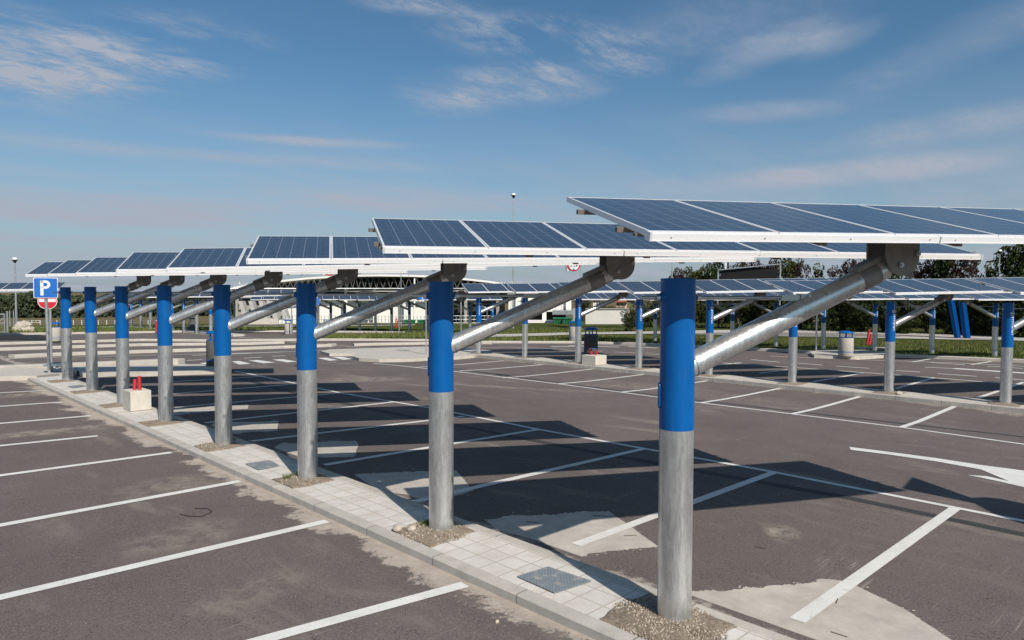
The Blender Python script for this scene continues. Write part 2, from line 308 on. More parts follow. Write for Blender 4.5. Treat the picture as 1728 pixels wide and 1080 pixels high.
class MB:
    def __init__(s): s.v = []; s.f = []; s.m = []; s.mats = []; s.uv = {}; s.sm = []
    def mi(s, m):
        if m not in s.mats: s.mats.append(m)
        return s.mats.index(m)
    def add(s, vs, fs, m, smooth=False):
        o = len(s.v); s.v += [tuple(v) for v in vs]; k = s.mi(m)
        for f in fs: s.f.append([i+o for i in f]); s.m.append(k); s.sm.append(smooth)
    def box(s, a, b, m, T=None):
        x0, y0, z0 = a; x1, y1, z1 = b
        vs = [Vector(p) for p in ((x0,y0,z0),(x1,y0,z0),(x1,y1,z0),(x0,y1,z0),(x0,y0,z1),(x1,y0,z1),(x1,y1,z1),(x0,y1,z1))]
        if T is not None: vs = [T @ v for v in vs]
        s.add(vs, [(0,3,2,1),(4,5,6,7),(0,1,5,4),(1,2,6,5),(2,3,7,6),(3,0,4,7)], m)
    def tube(s, p, q, r, m, n=16, r2=None, cap=True, T=None):
        p = Vector(p); q = Vector(q); r2 = r if r2 is None else r2
        a = (q-p).normalized(); u = a.orthogonal().normalized(); w = a.cross(u)
        vs = []
        for c, rr in ((p, r), (q, r2)):
            for i in range(n):
                t = 2*math.pi*i/n; vs.append(c+(u*math.cos(t)+w*math.sin(t))*rr)
        if T is not None: vs = [T @ v for v in vs]
        s.add(vs, [(i, (i+1) % n, n+(i+1) % n, n+i) for i in range(n)], m, True)
        if cap:
            s.add(vs[:n], [tuple(range(n))[::-1]], m); s.add(vs[n:], [tuple(range(n))], m)
    def lathe(s, prof, m, n=24, o=(0, 0, 0)):
        vs = []; o = Vector(o)
        for r, z in prof:
            for i in range(n):
                t = 2*math.pi*i/n; vs.append(o+Vector((r*math.cos(t), r*math.sin(t), z)))
        fs = []
        for k in range(len(prof)-1):
            for i in range(n):
                j = (i+1) % n; fs.append((k*n+i, k*n+j, (k+1)*n+j, (k+1)*n+i))
        s.add(vs, fs, m, True)
    def prism(s, pts, d, m, T=None):
        """polygon pts (3D, planar) extruded by vector d"""
        n = len(pts); d = Vector(d); vs = [Vector(p) for p in pts]+[Vector(p)+d for p in pts]
        if T is not None: vs = [T @ v for v in vs]
        fs = [(i, (i+1) % n, n+(i+1) % n, n+i) for i in range(n)]
        tri = tessellate_polygon([[Vector(p) for p in pts]])
        fs += [tuple(t) for t in tri]+[tuple(i+n for i in t) for t in tri]
        s.add(vs, fs, m)
    def build(s, name, parent=None, mtx=None, bevel=0):
        me = bpy.data.meshes.new(name); me.from_pydata(s.v, [], s.f)
        for m in s.mats: me.materials.append(m)
        for p, k, q in zip(me.polygons, s.m, s.sm): p.material_index = k; p.use_smooth = q
        bm = bmesh.new(); bm.from_mesh(me); bmesh.ops.recalc_face_normals(bm, faces=bm.faces); bm.to_mesh(me); bm.free()
        o = bpy.data.objects.new(name, me); S.collection.objects.link(o)
        if parent: o.parent = parent
        if mtx is not None: o.matrix_local = mtx
        if bevel:
            md = o.modifiers.new('bevel', 'BEVEL'); md.width = bevel; md.segments = 2; md.limit_method = 'ANGLE'
        return o
def tag(o, label=None, cat=None, group=None, kind=None):
    if label: o['label'] = label
    if cat: o['category'] = cat
    if group: o['group'] = group
    if kind: o['kind'] = kind
    return o
def empty(name, loc, label=None, cat=None, group=None, rz=0):
    o = bpy.data.objects.new(name, None); S.collection.objects.link(o); o.location = loc; o.rotation_euler.z = rz; o.empty_display_size = .2
    return tag(o, label, cat, group)
def copy_tree(o, parent=None):
    c = o.copy(); S.collection.objects.link(c)
    if parent: c.parent = parent; c.matrix_parent_inverse = o.matrix_parent_inverse.copy()
    for ch in list(o.children): copy_tree(ch, c)
    return c
def sheet(name, poly, dz, m, step=1.0, kind='structure', label=None, zf=None, skirt=0, lines=()):
    """flat polygon draped over the terrain; skirt > 0 gives it side faces that deep"""
    bm = bmesh.new(); vs = [bm.verts.new((p[0], p[1], 0)) for p in poly]; fc = bm.faces.new(vs)
    if len(poly) > 4: bmesh.ops.triangulate(bm, faces=[fc])
    xs = [p[0] for p in poly]; ys = [p[1] for p in poly]
    cuts = [(0, v) for v in lines]
    for ax, lo, hi in ((0, min(xs), max(xs)), (1, min(ys), max(ys))):
        k = math.ceil(lo/step)*step
        while k < hi: cuts.append((ax, k)); k += step
    for ax, v in cuts:
        co = (v, 0, 0) if ax == 0 else (0, v, 0); no = (1, 0, 0) if ax == 0 else (0, 1, 0)
        bmesh.ops.bisect_plane(bm, geom=bm.verts[:]+bm.edges[:]+bm.faces[:], plane_co=co, plane_no=no)
    bmesh.ops.remove_doubles(bm, verts=bm.verts, dist=1e-4)
    for v in bm.verts: v.co.z = (zf or tz)(v.co.x, v.co.y)+dz
    bmesh.ops.recalc_face_normals(bm, faces=bm.faces)
    if sum(f.normal.z*f.calc_area() for f in bm.faces) < 0: bmesh.ops.reverse_faces(bm, faces=bm.faces)
    if skirt:
        bd = [e for e in bm.edges if len(e.link_faces) == 1]
        r = bmesh.ops.extrude_edge_only(bm, edges=bd)
        for v in [g for g in r['geom'] if isinstance(g, bmesh.types.BMVert)]: v.co.z -= skirt
        bmesh.ops.recalc_face_normals(bm, faces=bm.faces)
    me = bpy.data.meshes.new(name); bm.to_mesh(me); bm.free(); me.materials.append(m)
    o = bpy.data.objects.new(name, me); S.collection.objects.link(o)
    return tag(o, label, None, None, kind)
def pg(pts, dz=0): return [gp(x, y, dz) for x, y in pts]

# ------------------------------------------------------------------ ground, asphalt
def build_ground():
    def axis(a, b, st, far): 
        r = [a+i*st for i in range(int((b-a)/st)+1)]; k = st; lo = a; hi = r[-1]
        while lo > -far: k *= 1.45; lo -= k; r.insert(0, lo)
        k = st
        while hi < far: k *= 1.45; hi += k; r.append(hi)
        return r
    xs = axis(-30, 90, 1.5, 3500); ys = axis(-25, 110, 1.5, 3500); m = MB()
    vs = [(x, y, tz(x, y)-.03) for y in ys for x in xs]; n = len(xs)
    m.add(vs, [(j*n+i, j*n+i+1, (j+1)*n+i+1, (j+1)*n+i) for j in range(len(ys)-1) for i in range(n-1)], field_m, True)
    tag(m.build('ground'), kind='structure')
build_ground()
# far edge of the tarmac read from left to right
top = [(-250, 567), (0, 565), (240, 561.5), (480, 560), (583, 561), (700, 562.3), (722, 562.5), (740, 577), (817, 579), (965, 579.5), (1040, 581), (1150, 586), (1300, 593), (1450, 601), (1560, 605), (1728, 612.5)]
P = pg(top); far = P[-1]; a = P[-2]
P += [far+(far-a)*3]
lot = [(p.x, p.y) for p in P]+[(P[-1].x, -28), (-28, -28), (-28, P[0].y)]
sheet('asphalt', lot, 0, m_asphalt_, 1.0, lines=(-.55, .75, 12, 16))
gl = [(p.x, p.y) for p in pg([(740, 572), (817, 575), (965, 576), (1040, 577), (1150, 582), (1300, 589), (1450, 597), (1728, 608)])]
gl2 = pg([(2300, 640), (2300, 585), (1728, 575), (1400, 562), (1000, 552), (740, 550)])
sheet('grass_verge', gl+[(p.x, p.y) for p in gl2], .06, grass_m, 1.5)
sheet('grass_verge', [(p.x, p.y) for p in pg([(0, 562), (240, 559), (480, 557.5), (583, 556), (722, 557), (740, 545), (480, 545), (240, 548), (-250, 551), (-250, 564)])], .05, grass_m, 2)
sheet('grass_verge', [(p.x, p.y) for p in pg([(535, 572), (640, 571), (740, 571.5), (740, 558), (722, 561), (640, 566)])], .07, grass_m, 2)
sheet('path', [(p.x, p.y) for p in pg([(826, 571), (965, 566.5), (1100, 565), (1250, 562.5), (1440, 564), (1607, 571), (1728, 577.5), (2300, 600), (2300, 590), (1728, 571.5), (1607, 565.5), (1440, 558.5), (1250, 558), (1100, 561), (965, 562.5), (826, 566)])], .09, path_m, 2)
sheet('path', [(p.x, p.y) for p in pg([(20, 554), (240, 552.6), (480, 552), (700, 550), (700, 549), (480, 551), (240, 551.6), (20, 553)])], .08, path_m, 3)
sheet('grass_verge', [(p.x, p.y) for p in pg([(740, 552), (1000, 554), (1400, 563), (1728, 576), (2300, 600), (2300, 560), (1728, 556), (1400, 545), (1000, 540), (740, 540)])], .05, grass_m, 3)

# ------------------------------------------------------------------ kerbs and islands
def strip(name, pts, w, h, m, label=None, side=1):
    """kerb running along world points, its foot on the line, w wide away from the camera side"""
    b = MB(); n = len(pts); L = []; 
    for i, p in enumerate(pts):
        d = (pts[min(i+1, n-1)]-pts[max(i-1, 0)]); d.z = 0; d.normalize(); nn = Vector((-d.y, d.x, 0))*side
        q = p+nn*w; L.append((Vector((p.x, p.y, tz(p.x, p.y)-.05)), Vector((p.x, p.y, tz(p.x, p.y)+h-.015)), Vector((p.x, p.y, 0))+nn*.015+Vector((0, 0, tz(p.x, p.y)+h)), Vector((q.x, q.y, tz(q.x, q.y)+h)), Vector((q.x, q.y, tz(q.x, q.y)-.05))))
    vs = [v for l in L for v in l]
    b.add(vs, [(i*5+j, (i+1)*5+j, (i+1)*5+j+1, i*5+j+1) for i in range(n-1) for j in range(4)], m)
    for k in (0, n-1): b.add(L[k], [(0, 1, 2, 3, 4)], m)
    return tag(b.build(name), label, kind='structure')
def dens(pts, st=1.0):
    out = []
    for a, b in zip(pts, pts[1:]):
        k = max(1, int((b-a).length/st)); out += [a.lerp(b, i/k) for i in range(k)]
    return out+[pts[-1]]
def kerb_px(pts, w=.35, h=.13, m=conc_m): return strip('kerb', dens(pg(pts)), w, h, m)
# island A : two kerbs and paving
YA0, YA1 = -1.9, 18.75
def isl(name, x0, x1, z0, z1, m, y0=YA0, y1=YA1, bev=.012):
    b = MB(); y = y0
    ys = [y0+i*.5 for i in range(int((y1-y0)/.5)+1)]+[y1]
    vs = [(x, yy, z) for yy in ys for x, z in ((x0, z0), (x0, z1-bev), (x0+bev, z1), (x1-bev, z1), (x1, z1-bev), (x1, z0))]
    b.add(vs, [(i*6+j, (i+1)*6+j, (i+1)*6+j+1, i*6+j+1) for i in range(len(ys)-1) for j in range(5)], m)
    for i in (0, len(ys)-1): b.add(vs[i*6:i*6+6], [(0, 1, 2, 3, 4, 5)], m)
    return tag(b.build(name), kind='structure')
isl('kerb', -.51, -.38, -.2, .002, kerb_m); isl('kerb', .215, .325, -.2, -.002, kerb_m); isl('pavement', -.378, .213, -.2, -.008, pave_m, bev=.001)
# transverse pavement at the end of the bays
tp = pg([(-260, 640), (0, 643), (62, 642), (100, 637), (130, 633.5)]); tq = pg([(-260, 634), (0, 629.5), (60, 628.5), (100, 627.5), (130, 627)])
sheet('pavement', [(p.x, p.y) for p in tp]+[(p.x, p.y) for p in reversed(tq)], .12, conc_m, 1, skirt=.2)
tb = pg([(140, 637), (208, 636.5), (300, 633.5), (372, 631), (388, 626), (372, 620.5), (300, 621), (208, 623), (120, 625)])
sheet('pavement', [(p.x, p.y) for p in tb], .12, conc_m, 1, skirt=.2)
kerb_px([(-200, 633), (0, 628), (120, 623), (240, 617.3), (300, 614.5), (312, 613)], .55, .17)
kerb_px([(25, 604.5), (120, 600), (240, 596), (400, 591), (480, 588), (560, 585), (568, 583.5)], .45, .12)
kerb_px([(598, 584), (723, 581.5), (800, 580.5), (830, 581)], .45, .12)
kerb_px([(-200, 598), (0, 592), (240, 584), (480, 580)], .5, .12)
kerb_px([(-200, 587), (0, 582), (240, 575.5), (480, 575.5), (600, 575), (723, 575.8), (817, 579), (965, 579.3), (1040, 581)], .35, .12)
kerb_px([(-200, 569), (0, 565.5), (240, 562), (480, 560.4), (583, 561.3), (700, 562.6), (722, 562.8)], .3, .13)
kerb_px([(1040, 581), (1150, 586), (1300, 593), (1450, 601), (1560, 605), (1728, 612.5), (2100, 630)], .45, .13)
sheet('traffic_island', [(p.x, p.y) for p in pg([(541, 597), (556, 601.3), (600, 601), (674, 597.5), (722, 596), (780, 594), (780, 588.5), (722, 589), (660, 590.5), (600, 592.5), (556, 594)])], .12, conc_m, 1, skirt=.2)
sheet('traffic_island', [(p.x, p.y) for p in pg([(594, 606), (606, 609.5), (640, 611.5), (680, 611), (723, 608.6), (775, 606.5), (800, 604), (830, 596), (790, 592), (723, 594.5), (660, 598), (600, 601)])], .12, conc_m, 1, skirt=.2)
sheet('traffic_island', [(p.x, p.y) for p in pg([(1366, 599), (1374, 604), (1420, 606), (1455, 606.5), (1495, 604), (1500, 598), (1440, 593.5), (1380, 594)])], .13, conc_m, 1, skirt=.2)
# island B
ZB = lambda y: tz(15.3, y)+.12
def kb(x0, x1, dz, m, y0, y1, name='kerb'):
    b = MB(); n = int((y1-y0)/1)+1; ys = [y0+(y1-y0)*i/n for i in range(n+1)]
    vs = [(x, y, z) for y in ys for x, z in ((x0, ZB(y)-.35), (x0, ZB(y)+dz-.012), (x0+.012, ZB(y)+dz), (x1, ZB(y)+dz), (x1, ZB(y)-.35))]
    b.add(vs, [(i*5+j, (i+1)*5+j, (i+1)*5+j+1, i*5+j+1) for i in range(n) for j in range(4)], m)
    for i in (0, n): b.add(vs[i*5:i*5+5], [(0, 1, 2, 3, 4)], m)
    tag(b.build(name), kind='structure')
XB = 15.25
for y0, y1 in ((-14, 21.2), (43, 66)):
    kb(XB-.53, XB-.40, 0, kerb_m, y0, y1); kb(XB-.399, XB+.33, -.008, conc_m, y0, y1, 'pavement'); kb(XB+.331, XB+.46, 0, kerb_m, y0, y1)

# ------------------------------------------------------------------ painted markings
def stripe(m, a, b, w, dz=.006, e0=0, e1=0):
    d = (b-a); d.z = 0; L = d.length; d.normalize(); n = Vector((-d.y, d.x, 0))*w/2; a = a-d*e0; b = b+d*e1; k = max(1, int((b-a).length/1.0))
    ps = [a.lerp(b, i/k) for i in range(k+1)]; vs = []
    for p in ps:
        for s_ in (-1, 1):
            q = p+n*s_; vs.append((q.x, q.y, tz(q.x, q.y)+dz))
    m.add(vs, [(2*i, 2*i+1, 2*i+3, 2*i+2) for i in range(k)], paint_m if dz < .008 else paint_m)
def lines(name, segs, w, dz=.006, mt=None):
    m = MB()
    for s_ in segs:
        x0, y0, x1, y1 = s_[:4]; stripe(m, gp(x0, y0), gp(x1, y1), s_[4] if len(s_) > 4 else w, dz)
    if mt: m.mats = [mt]
    return tag(m.build(name), kind='structure')
lw = .115
lines('road_marking', [(1612,858,1345,1048),(1305,798,972,920),(1085,758,700,847),(909,725,548,785),(783,703,424,745),(662,679,346,714),(573,663.5,295,688),(501,648,290,665),(447,635,290,644.5)], lw)
lines('road_marking', [(1728,880,1305,797),(1305,797,1085,757),(1085,757,909,725),(909,725,725,688.5),(725,688.5,573,663),(573,663,397,626.5)], .10, .0055)
LL = [(785,987,300,1120),(552,880,-200,1056),(405,812.7,-200,924),(289,764,-200,830),(165,736,-200,773),(153,702,-200,732),(106,678.7,-200,700),(78,659,-200,674)]
lines('road_marking', LL, lw)
lines('road_marking', [(1522,721,1616,684),(1336,699,1456,668),(1182,680,1317,655.5),(1049,662,1196,642.5),(942,648,1087,632),(849,638,1000,623),(775,626,916,615.6),(700,620,850,609)], lw)
lines('road_marking', [(1728,750,1522,721.5),(1522,721.5,1182,680),(1182,680,942,648),(942,648,775,628),(775,628,631,613.5),(1728,750,1990,786)], .10, .0055)
lines('road_marking', [(1282,630,1330,624,.12),(1372,644.5,1455,630,.12),(1512,656,1575,638,.12),(1647,673,1728,645,.12),(1180,620,1250,612,.12)], .12)
lines('road_marking', [(1200,611,1400,624.5,.12),(1400,624.5,1600,639.5,.12),(1600,639.5,1760,653,.12)], .12, .0055)
lines('road_marking', [(1411,618,1468,621.7),(1512,625.5,1552,628),(1582,630.8,1648.6,635.3),(1679,637.5,1728,641.5),(1571,612,1628,616),(1666,618,1726,622),(1036.5,594,1072.6,596),(1088.6,597.5,1114,598.5),(1005,592.5,1016,593),(1268,607,1316,611.5),(1346,613,1388,616.5),(1180,600,1225,603)], .14)
lines('road_marking', [(1300,601,1445,607),(1445,607,1600,612),(1600,612,1760,620)], .12, .0055)
lines('road_marking', [(1540.4,611,1576.5,604.6),(1639,615.5,1684.6,608),(1445,607,1490,601.5)], .12)
lines('road_marking', [(1561,619.8,1620,622.6,.14),(1610,622,1740,630.5,.42)], .14, .006)
# lane edge lines and turn marks at the cross lanes
lines('road_marking', [(0,607,25,605,.12),(25,605,300,598.5,.12),(300,598.5,560,591,.12),(540,592,723,587,.12),(315,608.5,341,607,.15),(324,600,366,598.3,.15),(390,597.5,428,596,.3),(420,596.5,485,593.8,.15),(412,604.5,442,602.8,.15),(460,601.5,482,600.3,.15),(630,613.5,700,620,.1)], .12)
lines('road_marking', [(786,586.5,860,586,.12),(860,586,960,589,.12),(800,592,1000,591,.12),(850,598,980,597,.12),(930,585,1000,584,.35),(960,583,1045,586,.3),(1000,581.8,1080,583.5,.2),(1060,585,1110,587.5,.3),(1120,587,1180,590,.15)], .14)
def quadmark(name, polys):
    m = MB()
    for pl in polys:
        ps = pg(pl, .007); m.add(ps, [tuple(t) for t in tessellate_polygon([[Vector((p.x, p.y, 0)) for p in ps]])], paint_m)
    return tag(m.build(name), kind='structure')
quadmark('road_marking', [[(293,614.2),(312,614),(320,616),(301,616.5)],[(336,613),(349,611.5),(365,614.6),(350,615.2)],[(391,610),(403,609),(423,613.6),(404,615.2)],[(419,608.4),(435,607.5),(464,611.6),(445,613)],[(459,606.7),(477,606),(502,610.2),(484,611.4)],[(498,605.2),(514,604.8),(536,608.4),(520,609.2)],[(536,604.3),(550,603.4),(570,607.4),(556,608.8)],[(560,602.6),(576,602),(595,605.5),(580,607.2)]])
quadmark('road_marking', [[(1433,754),(1500,762.5),(1580,773),(1655,784.5),(1728,794),(1800,804),(1900,830),(1800,832),(1728,822),(1680,811),(1633,801.3),(1665,803.5),(1703,812),(1655,792),(1580,778.5),(1500,767),(1436,759)]])
lines('tar_seam', [(1168,793,1421,838,.16),(1421,838,1740,905,.16),(925,748,1168,793,.17),(640,693,925,748,.17),(480,659,640,693,.17),(392,634,480,659,.2)], .16, .0035, tar_m)
lines('tar_seam', [(1180,676,1400,701,.12),(1400,701,1760,741,.12),(1049,660,1180,676,.12),(760,621,1049,660,.12)], .12, .0035, tar_m)
# concrete patches in the tarmac
def patch(pts, jit=.5):
    random.seed(len(pts)*31+int(pts[0][0])); out = []
    for a, b in zip(pts, pts[1:]+pts[:1]):
        N_ = max(6, int(math.hypot(b[0]-a[0], b[1]-a[1])/4))
        for i in range(N_):
            t = i/N_; q = Vector((a[0]+(b[0]-a[0])*t, a[1]+(b[1]-a[1])*t, 0)); w_ = jit*2.2*noise.noise(q*.035)+jit*.8*noise.noise(q*.22)+random.uniform(-.3, .3)*jit
            out.append((q.x+w_*1.6, q.y+w_*.8))
    sheet('concrete_patch', [(max(p.x, .327), p.y) for p in pg(out)], .0028, patch_m, 1.0, lines=(.75,))
    m = MB()
    for x, y in out:
        for _ in range(random.choice((0, 0, 1, 3))):
            q = gp(x+random.gauss(0, 6), y+random.gauss(0, 2.2), .0032)
            if q.x < .36: continue
            k_ = random.choice((.003, .004, .006, .011)); a_ = random.uniform(0, 6.28); m.add([(q.x+k_*math.cos(a_+t_)*random.uniform(.6, 1.5), q.y+k_*math.sin(a_+t_)*random.uniform(.6, 1.5), q.z) for t_ in (0, 1.3, 2.6, 3.9, 5.1)], [(0, 1, 2, 3, 4)], patch_m)
    tag(m.build('concrete_patch'), kind='structure')
patch([(1090, 1003), (1290, 990), (1415, 976), (1455, 994), (1530, 1030), (1620, 1090), (1700, 1200), (1400, 1260), (1180, 1190), (1080, 1060)], 3)
patch([(815, 876), (880, 870), (1030, 864), (1108, 921), (1060, 929), (1000, 934), (960, 945), (880, 925)], 2)
patch([(598, 801), (640, 798), (770, 794), (798, 829), (780, 835), (690, 845), (650, 835)], 1.6)
patch([(462, 757), (480, 748), (600, 744), (606, 750), (598, 771), (500, 773)], 1.2)
patch([(345, 722), (360, 714), (470, 710), (468, 727), (390, 733)], 1)
patch([(285, 690), (420, 683), (418, 690), (300, 699)], .8)

# ------------------------------------------------------------------ solar carports
AZ = 2.073; TI = .2698; PW = .8672; PL = 1.2859; NP = 7; H = 2.32; BZ = 1.305
eh = Vector((math.sin(AZ), math.cos(AZ), 0)); uh = Vector((-math.cos(AZ), math.sin(AZ), 0))
def table_mtx(du, dv, dz, az, ti, es):
    E = Vector((math.sin(az), math.cos(az), es)).normalized(); Uh = Vector((-math.cos(az), math.sin(az), 0))
    U = (Uh*math.cos(ti)+Vector((0, 0, math.sin(ti)))).normalized(); Nn = E.cross(U).normalized(); U = Nn.cross(E)
    m = Matrix.Identity(4)
    for i in range(3): m[i][0] = E[i]; m[i][1] = U[i]; m[i][2] = Nn[i]
    m[0][3] = dv-.06*uh.x; m[1][3] = du-.06*uh.y; m[2][3] = dz; return m
def e2(e, p, z): v = eh*e+uh*p; return (v.x, v.y, z)
PANEL = None
def panel_mesh():
    m = MB(); g = .006; f = .016; t = .036; w, l = PW-g, PL
    # glass
    m.add([(f, f, -.002), (w-f, f, -.002), (w-f, l-f, -.002), (f, l-f, -.002)], [(0, 1, 2, 3)], cell_m)
    m.add([(f, f, -.008), (w-f, f, -.008), (w-f, l-f, -.008), (f, l-f, -.008)], [(3, 2, 1, 0)], back_m)
    m.box((0, 0, -t), (w, f, 0), alu_m); m.box((0, l-f, -t), (w, l, 0), alu_m); m.box((0, f, -t), (f, l-f, 0), alu_m); m.box((w-f, f, -t), (w, l-f, 0), alu_m)
    m.box((w*.38, l*.80, -.03), (w*.62, l*.88, -.0085), dark_m)
    o = m.build('solar_panel'); me = o.data; uvl = me.uv_layers.new(name='UVMap')
    for p in me.polygons:
        for li in p.loop_indices:
            v = me.vertices[me.loops[li].vertex_index].co; uvl.data[li].uv = ((v.x-f)/(w-2*f), (v.y-f)/(l-2*f))
    bpy.data.objects.remove(o); return me
def obj_from(name, me, parent, mtx=None):
    o = bpy.data.objects.new(name, me); S.collection.objects.link(o); o.parent = parent
    if mtx is not None: o.matrix_local = mtx
    return o
def glyphs():
    """rows of small white letter-like strokes running up the post, as on the sleeve's printed name"""
    m = MB(); random.seed(5); r = .1178
    ang0 = R(212)      # compass bearing the print faces
    def cell(h, a, w, hh, rr=r):
        # a: offset across the letter (metres round the sleeve), h: height
        t0 = ang0+a/r; t1 = ang0+(a+w)/r
        vs = []
        nn = max(1, int(w/.008))
        for i in range(nn+1):
            t = t0+(t1-t0)*i/nn
            for z in (h, h+hh): vs.append((rr*math.sin(t), rr*math.cos(t), z))
        m.add(vs, [(2*i, 2*i+1, 2*i+3, 2*i+2) for i in range(nn)], signw_m)
    pats = ['sT', 'o', 'l', 'a', 'r', 'e', 'n', 'o', 'a', 'e', 'u']
    z = 1.60
    for i in range(10):
        k = random.choice(['O', 'E', 'H', 'I', 'U', 'C']); hh = .036; wx = .050
        if k in 'OHUCE': cell(z, -wx/2, wx, .010)
        if k in 'OHE': cell(z+hh-.010, -wx/2, wx, .010)
        if k in 'OUC': cell(z, -wx/2, .013, hh)
        if k in 'OE': cell(z, wx/2-.013, .013, hh)
        if k == 'H': cell(z, -.006, .012, hh)
        if k == 'I': cell(z+.008, -wx/2, wx+.022, .012); hh = .02
        z += hh+.012
    cell(z+.01, -.06, .115, .016); cell(z+.028, -.02, .075, .012); cell(z, -.075, .03, .02)
    z += .06
    for i in range(12):
        cell(z, -.015, .012+.012*(i % 3 == 0), .008); cell(z+.004, -.004, .006, .010); z += .018
    return m
def make_canopy(kind):
    """kind 'A': arm leans to +E. 'D': arm leans the other way."""
    root = empty('solar_carport', (0, 0, 0)); s = 1 if kind != 'D' else -1
    b = MB(); b.tube((0, 0, -.3), (0, 0, BZ), .1155, galv_m, 48); b.build('post', root)
    b = MB(); b.tube((0, 0, BZ-.001), (0, 0, H), .116, blue_m, 48, cap=False)
    b.add([(.116*math.cos(2*math.pi*i/48), .116*math.sin(2*math.pi*i/48), H-.002) for i in range(48)], [tuple(range(48))], blue_m)
    b.lathe([(.116, H-.012), (.1178, H-.010), (.1178, H-.001), (.112, H), (.0, H)], blue_m, 48)
    sl = b.build('painted_sleeve', root)
    # hatch and bushings
    ha = R(314); hd = Vector((math.sin(ha), math.cos(ha), 0)); hn = Vector((hd.y, -hd.x, 0)); T = Matrix.Identity(4)
    for i in range(3): T[i][0] = hn[i]; T[i][1] = hd[i]
    b = MB(); pts = []
    for k in range(24):
        t = 2*math.pi*k/24; x = .026*math.cos(t); z = .026*math.sin(t)+(.062 if math.sin(t) > 0 else -.062); pts.append((x, .112, 1.53+z))
    b.prism(pts, (0, .012, 0), blue_m, T); b.build('hatch_cover', sl)
    hz_ = H-.13
    def ee(e, z=hz_): return (eh.x*s*e, eh.y*s*e, z)
    b = MB(); b.tube(ee(-.09), ee(-.137), .048, blue_m, 20, r2=.030); b.build('bushing', sl)
    b = MB(); b.tube(ee(.09), ee(.125), .034, blue_m, 20, r2=.026); b.build('bushing', sl)
    tr = MB(); tr.tube(ee(-.27), ee(.82), .0125, steel_m, 12)
    k = -.265
    while k < .82:
        if abs(k) > .15: tr.tube(ee(k), ee(k+.005), .0150, steel_m, 10, cap=False)
        k += .013
    tr = tr.build('tie_rod', root)
    for e in (-.155, .150):
        b = MB(); b.tube(ee(e-.014), ee(e+.014), .026, steel_m, 6); b.build('nut', tr)
    T = Matrix.Identity(4)
    for i in range(3): T[i][0] = (eh*s)[i]; T[i][1] = uh[i]
    b = MB(); b.box((.80, -.020, hz_-.021), (.99, .020, hz_+.021), plate2_m, T); b.box((.955, -.027, hz_-.028), (1.13, -.021, hz_+.030), plate2_m, T); b.box((.955, .021, hz_-.028), (1.13, .027, hz_+.030), plate2_m, T); cl = b.build('clevis', tr)
    b = MB(); b.tube(T @ Vector((1.02, -.045, hz_+.002)), T @ Vector((1.02, .045, hz_+.002)), .013, steel_m, 8); b.tube(T @ Vector((1.02, -.040, hz_+.002)), T @ Vector((1.02, -.028, hz_+.002)), .021, steel_m, 6); b.build('bolt', cl)
    if kind in ('B', 'D'): glyphs().build('lettering', sl)
    # arm
    z0, e1, z1 = 1.69, 1.735, 2.43; d = (eh*s*e1+Vector((0, 0, z1-z0))).normalized(); p0 = Vector((0, 0, z0))+d*.06
    b = MB(); b.tube(p0, Vector((eh.x*s*1.68, eh.y*s*1.68, z0+(z1-z0)*1.68/e1)), .082, galv_m, 32)
    arm = b.build('arm', root)
    b = MB(); q = Vector((0, 0, z0))+d*.118; b.tube(q, q+d*.016, .087, plate2_m, 32, r2=.0825, cap=False); b.build('weld_collar', arm)
    # bracket : two half-round cheeks
    b = MB(); ce = 1.765*s; cz = 2.495; rr = .147
    top_z = 2.665
    for off in (-.098, .086):
        pts = [e2(ce+rr, off, top_z)]+[e2(ce+rr*math.cos(t), off, cz-rr*.98*math.sin(t)) for t in [math.pi*i/16 for i in range(17)]]+[e2(ce-rr, off, top_z)]
        b.prism(pts, uh*.012, plate_m)
    pa = Vector(e2(1.45*s, 0, z0+(z1-z0)*1.45/e1)); b.tube(pa, pa+d*.16, .0875, plate_m, 24)
    pts = [e2((1.42)*s, -.05, 2.41), e2(1.63*s, -.05, 2.50), e2(1.63*s, -.05, 2.44), e2(1.42*s, -.05, 2.36)]
    b.prism(pts, uh*.1, plate_m)
    b.prism([e2(1.62*s, -.07, 2.62), e2(1.91*s, -.07, 2.62), e2(1.91*s, -.07, 2.645), e2(1.62*s, -.07, 2.645)], uh*.14, plate_m)
    br = b.build('pivot_bracket', root)
    for e, z in ((1.735, 2.43), (1.885, 2.515)):
        b = MB(); b.tube(e2(e*s, -.118, z), e2(e*s, -.098, z), .022, steel_m, 6); b.tube(e2(e*s, -.128, z), e2(e*s, .12, z), .011, steel_m, 10); b.build('bolt', br)
    return root
def add_table(root, mt, full=True):
    for i in range(NP):
        obj_from('solar_panel', PANEL, root, mt @ Matrix.Translation((i*PW, 0, 0)))
    for me, nm in TAB: obj_from(nm, me, root, mt)
PANEL = panel_mesh(); TAB = []
under_m = mat('shaded_rail', (.20, .175, .15), .7, .2)  # underside shade put into the brown of purlins and rafters
def mk(nm, fn):
    b = MB(); fn(b); o = b.build(nm); TAB.append((o.data, nm)); bpy.data.objects.remove(o)
LT = NP*PW
def fas(x0, x1, dy):
    def f(b):
        b.box((x0, -.026-dy, -.050), (x1, -.004-dy, -.010), aluw_m); b.box((x0, -.030-dy, -.0535), (x1, .012-dy, -.0505), alu_m)
        x = x0+.12
        while x < x1: b.tube((x, -.030-dy, -.030), (x, -.026-dy, -.030), .004, steel_m, 8); x += .62
    return f
mk('fascia', fas(.012, 2.075, 0)); mk('fascia', fas(2.085, LT-.02, .001))
for xa, xb in ((-.004, .010), (LT-.018, LT+.008)): mk('end_cap', lambda b, xa=xa, xb=xb: b.box((xa, -.031, -.054), (xb, .03, -.003), alu_m))
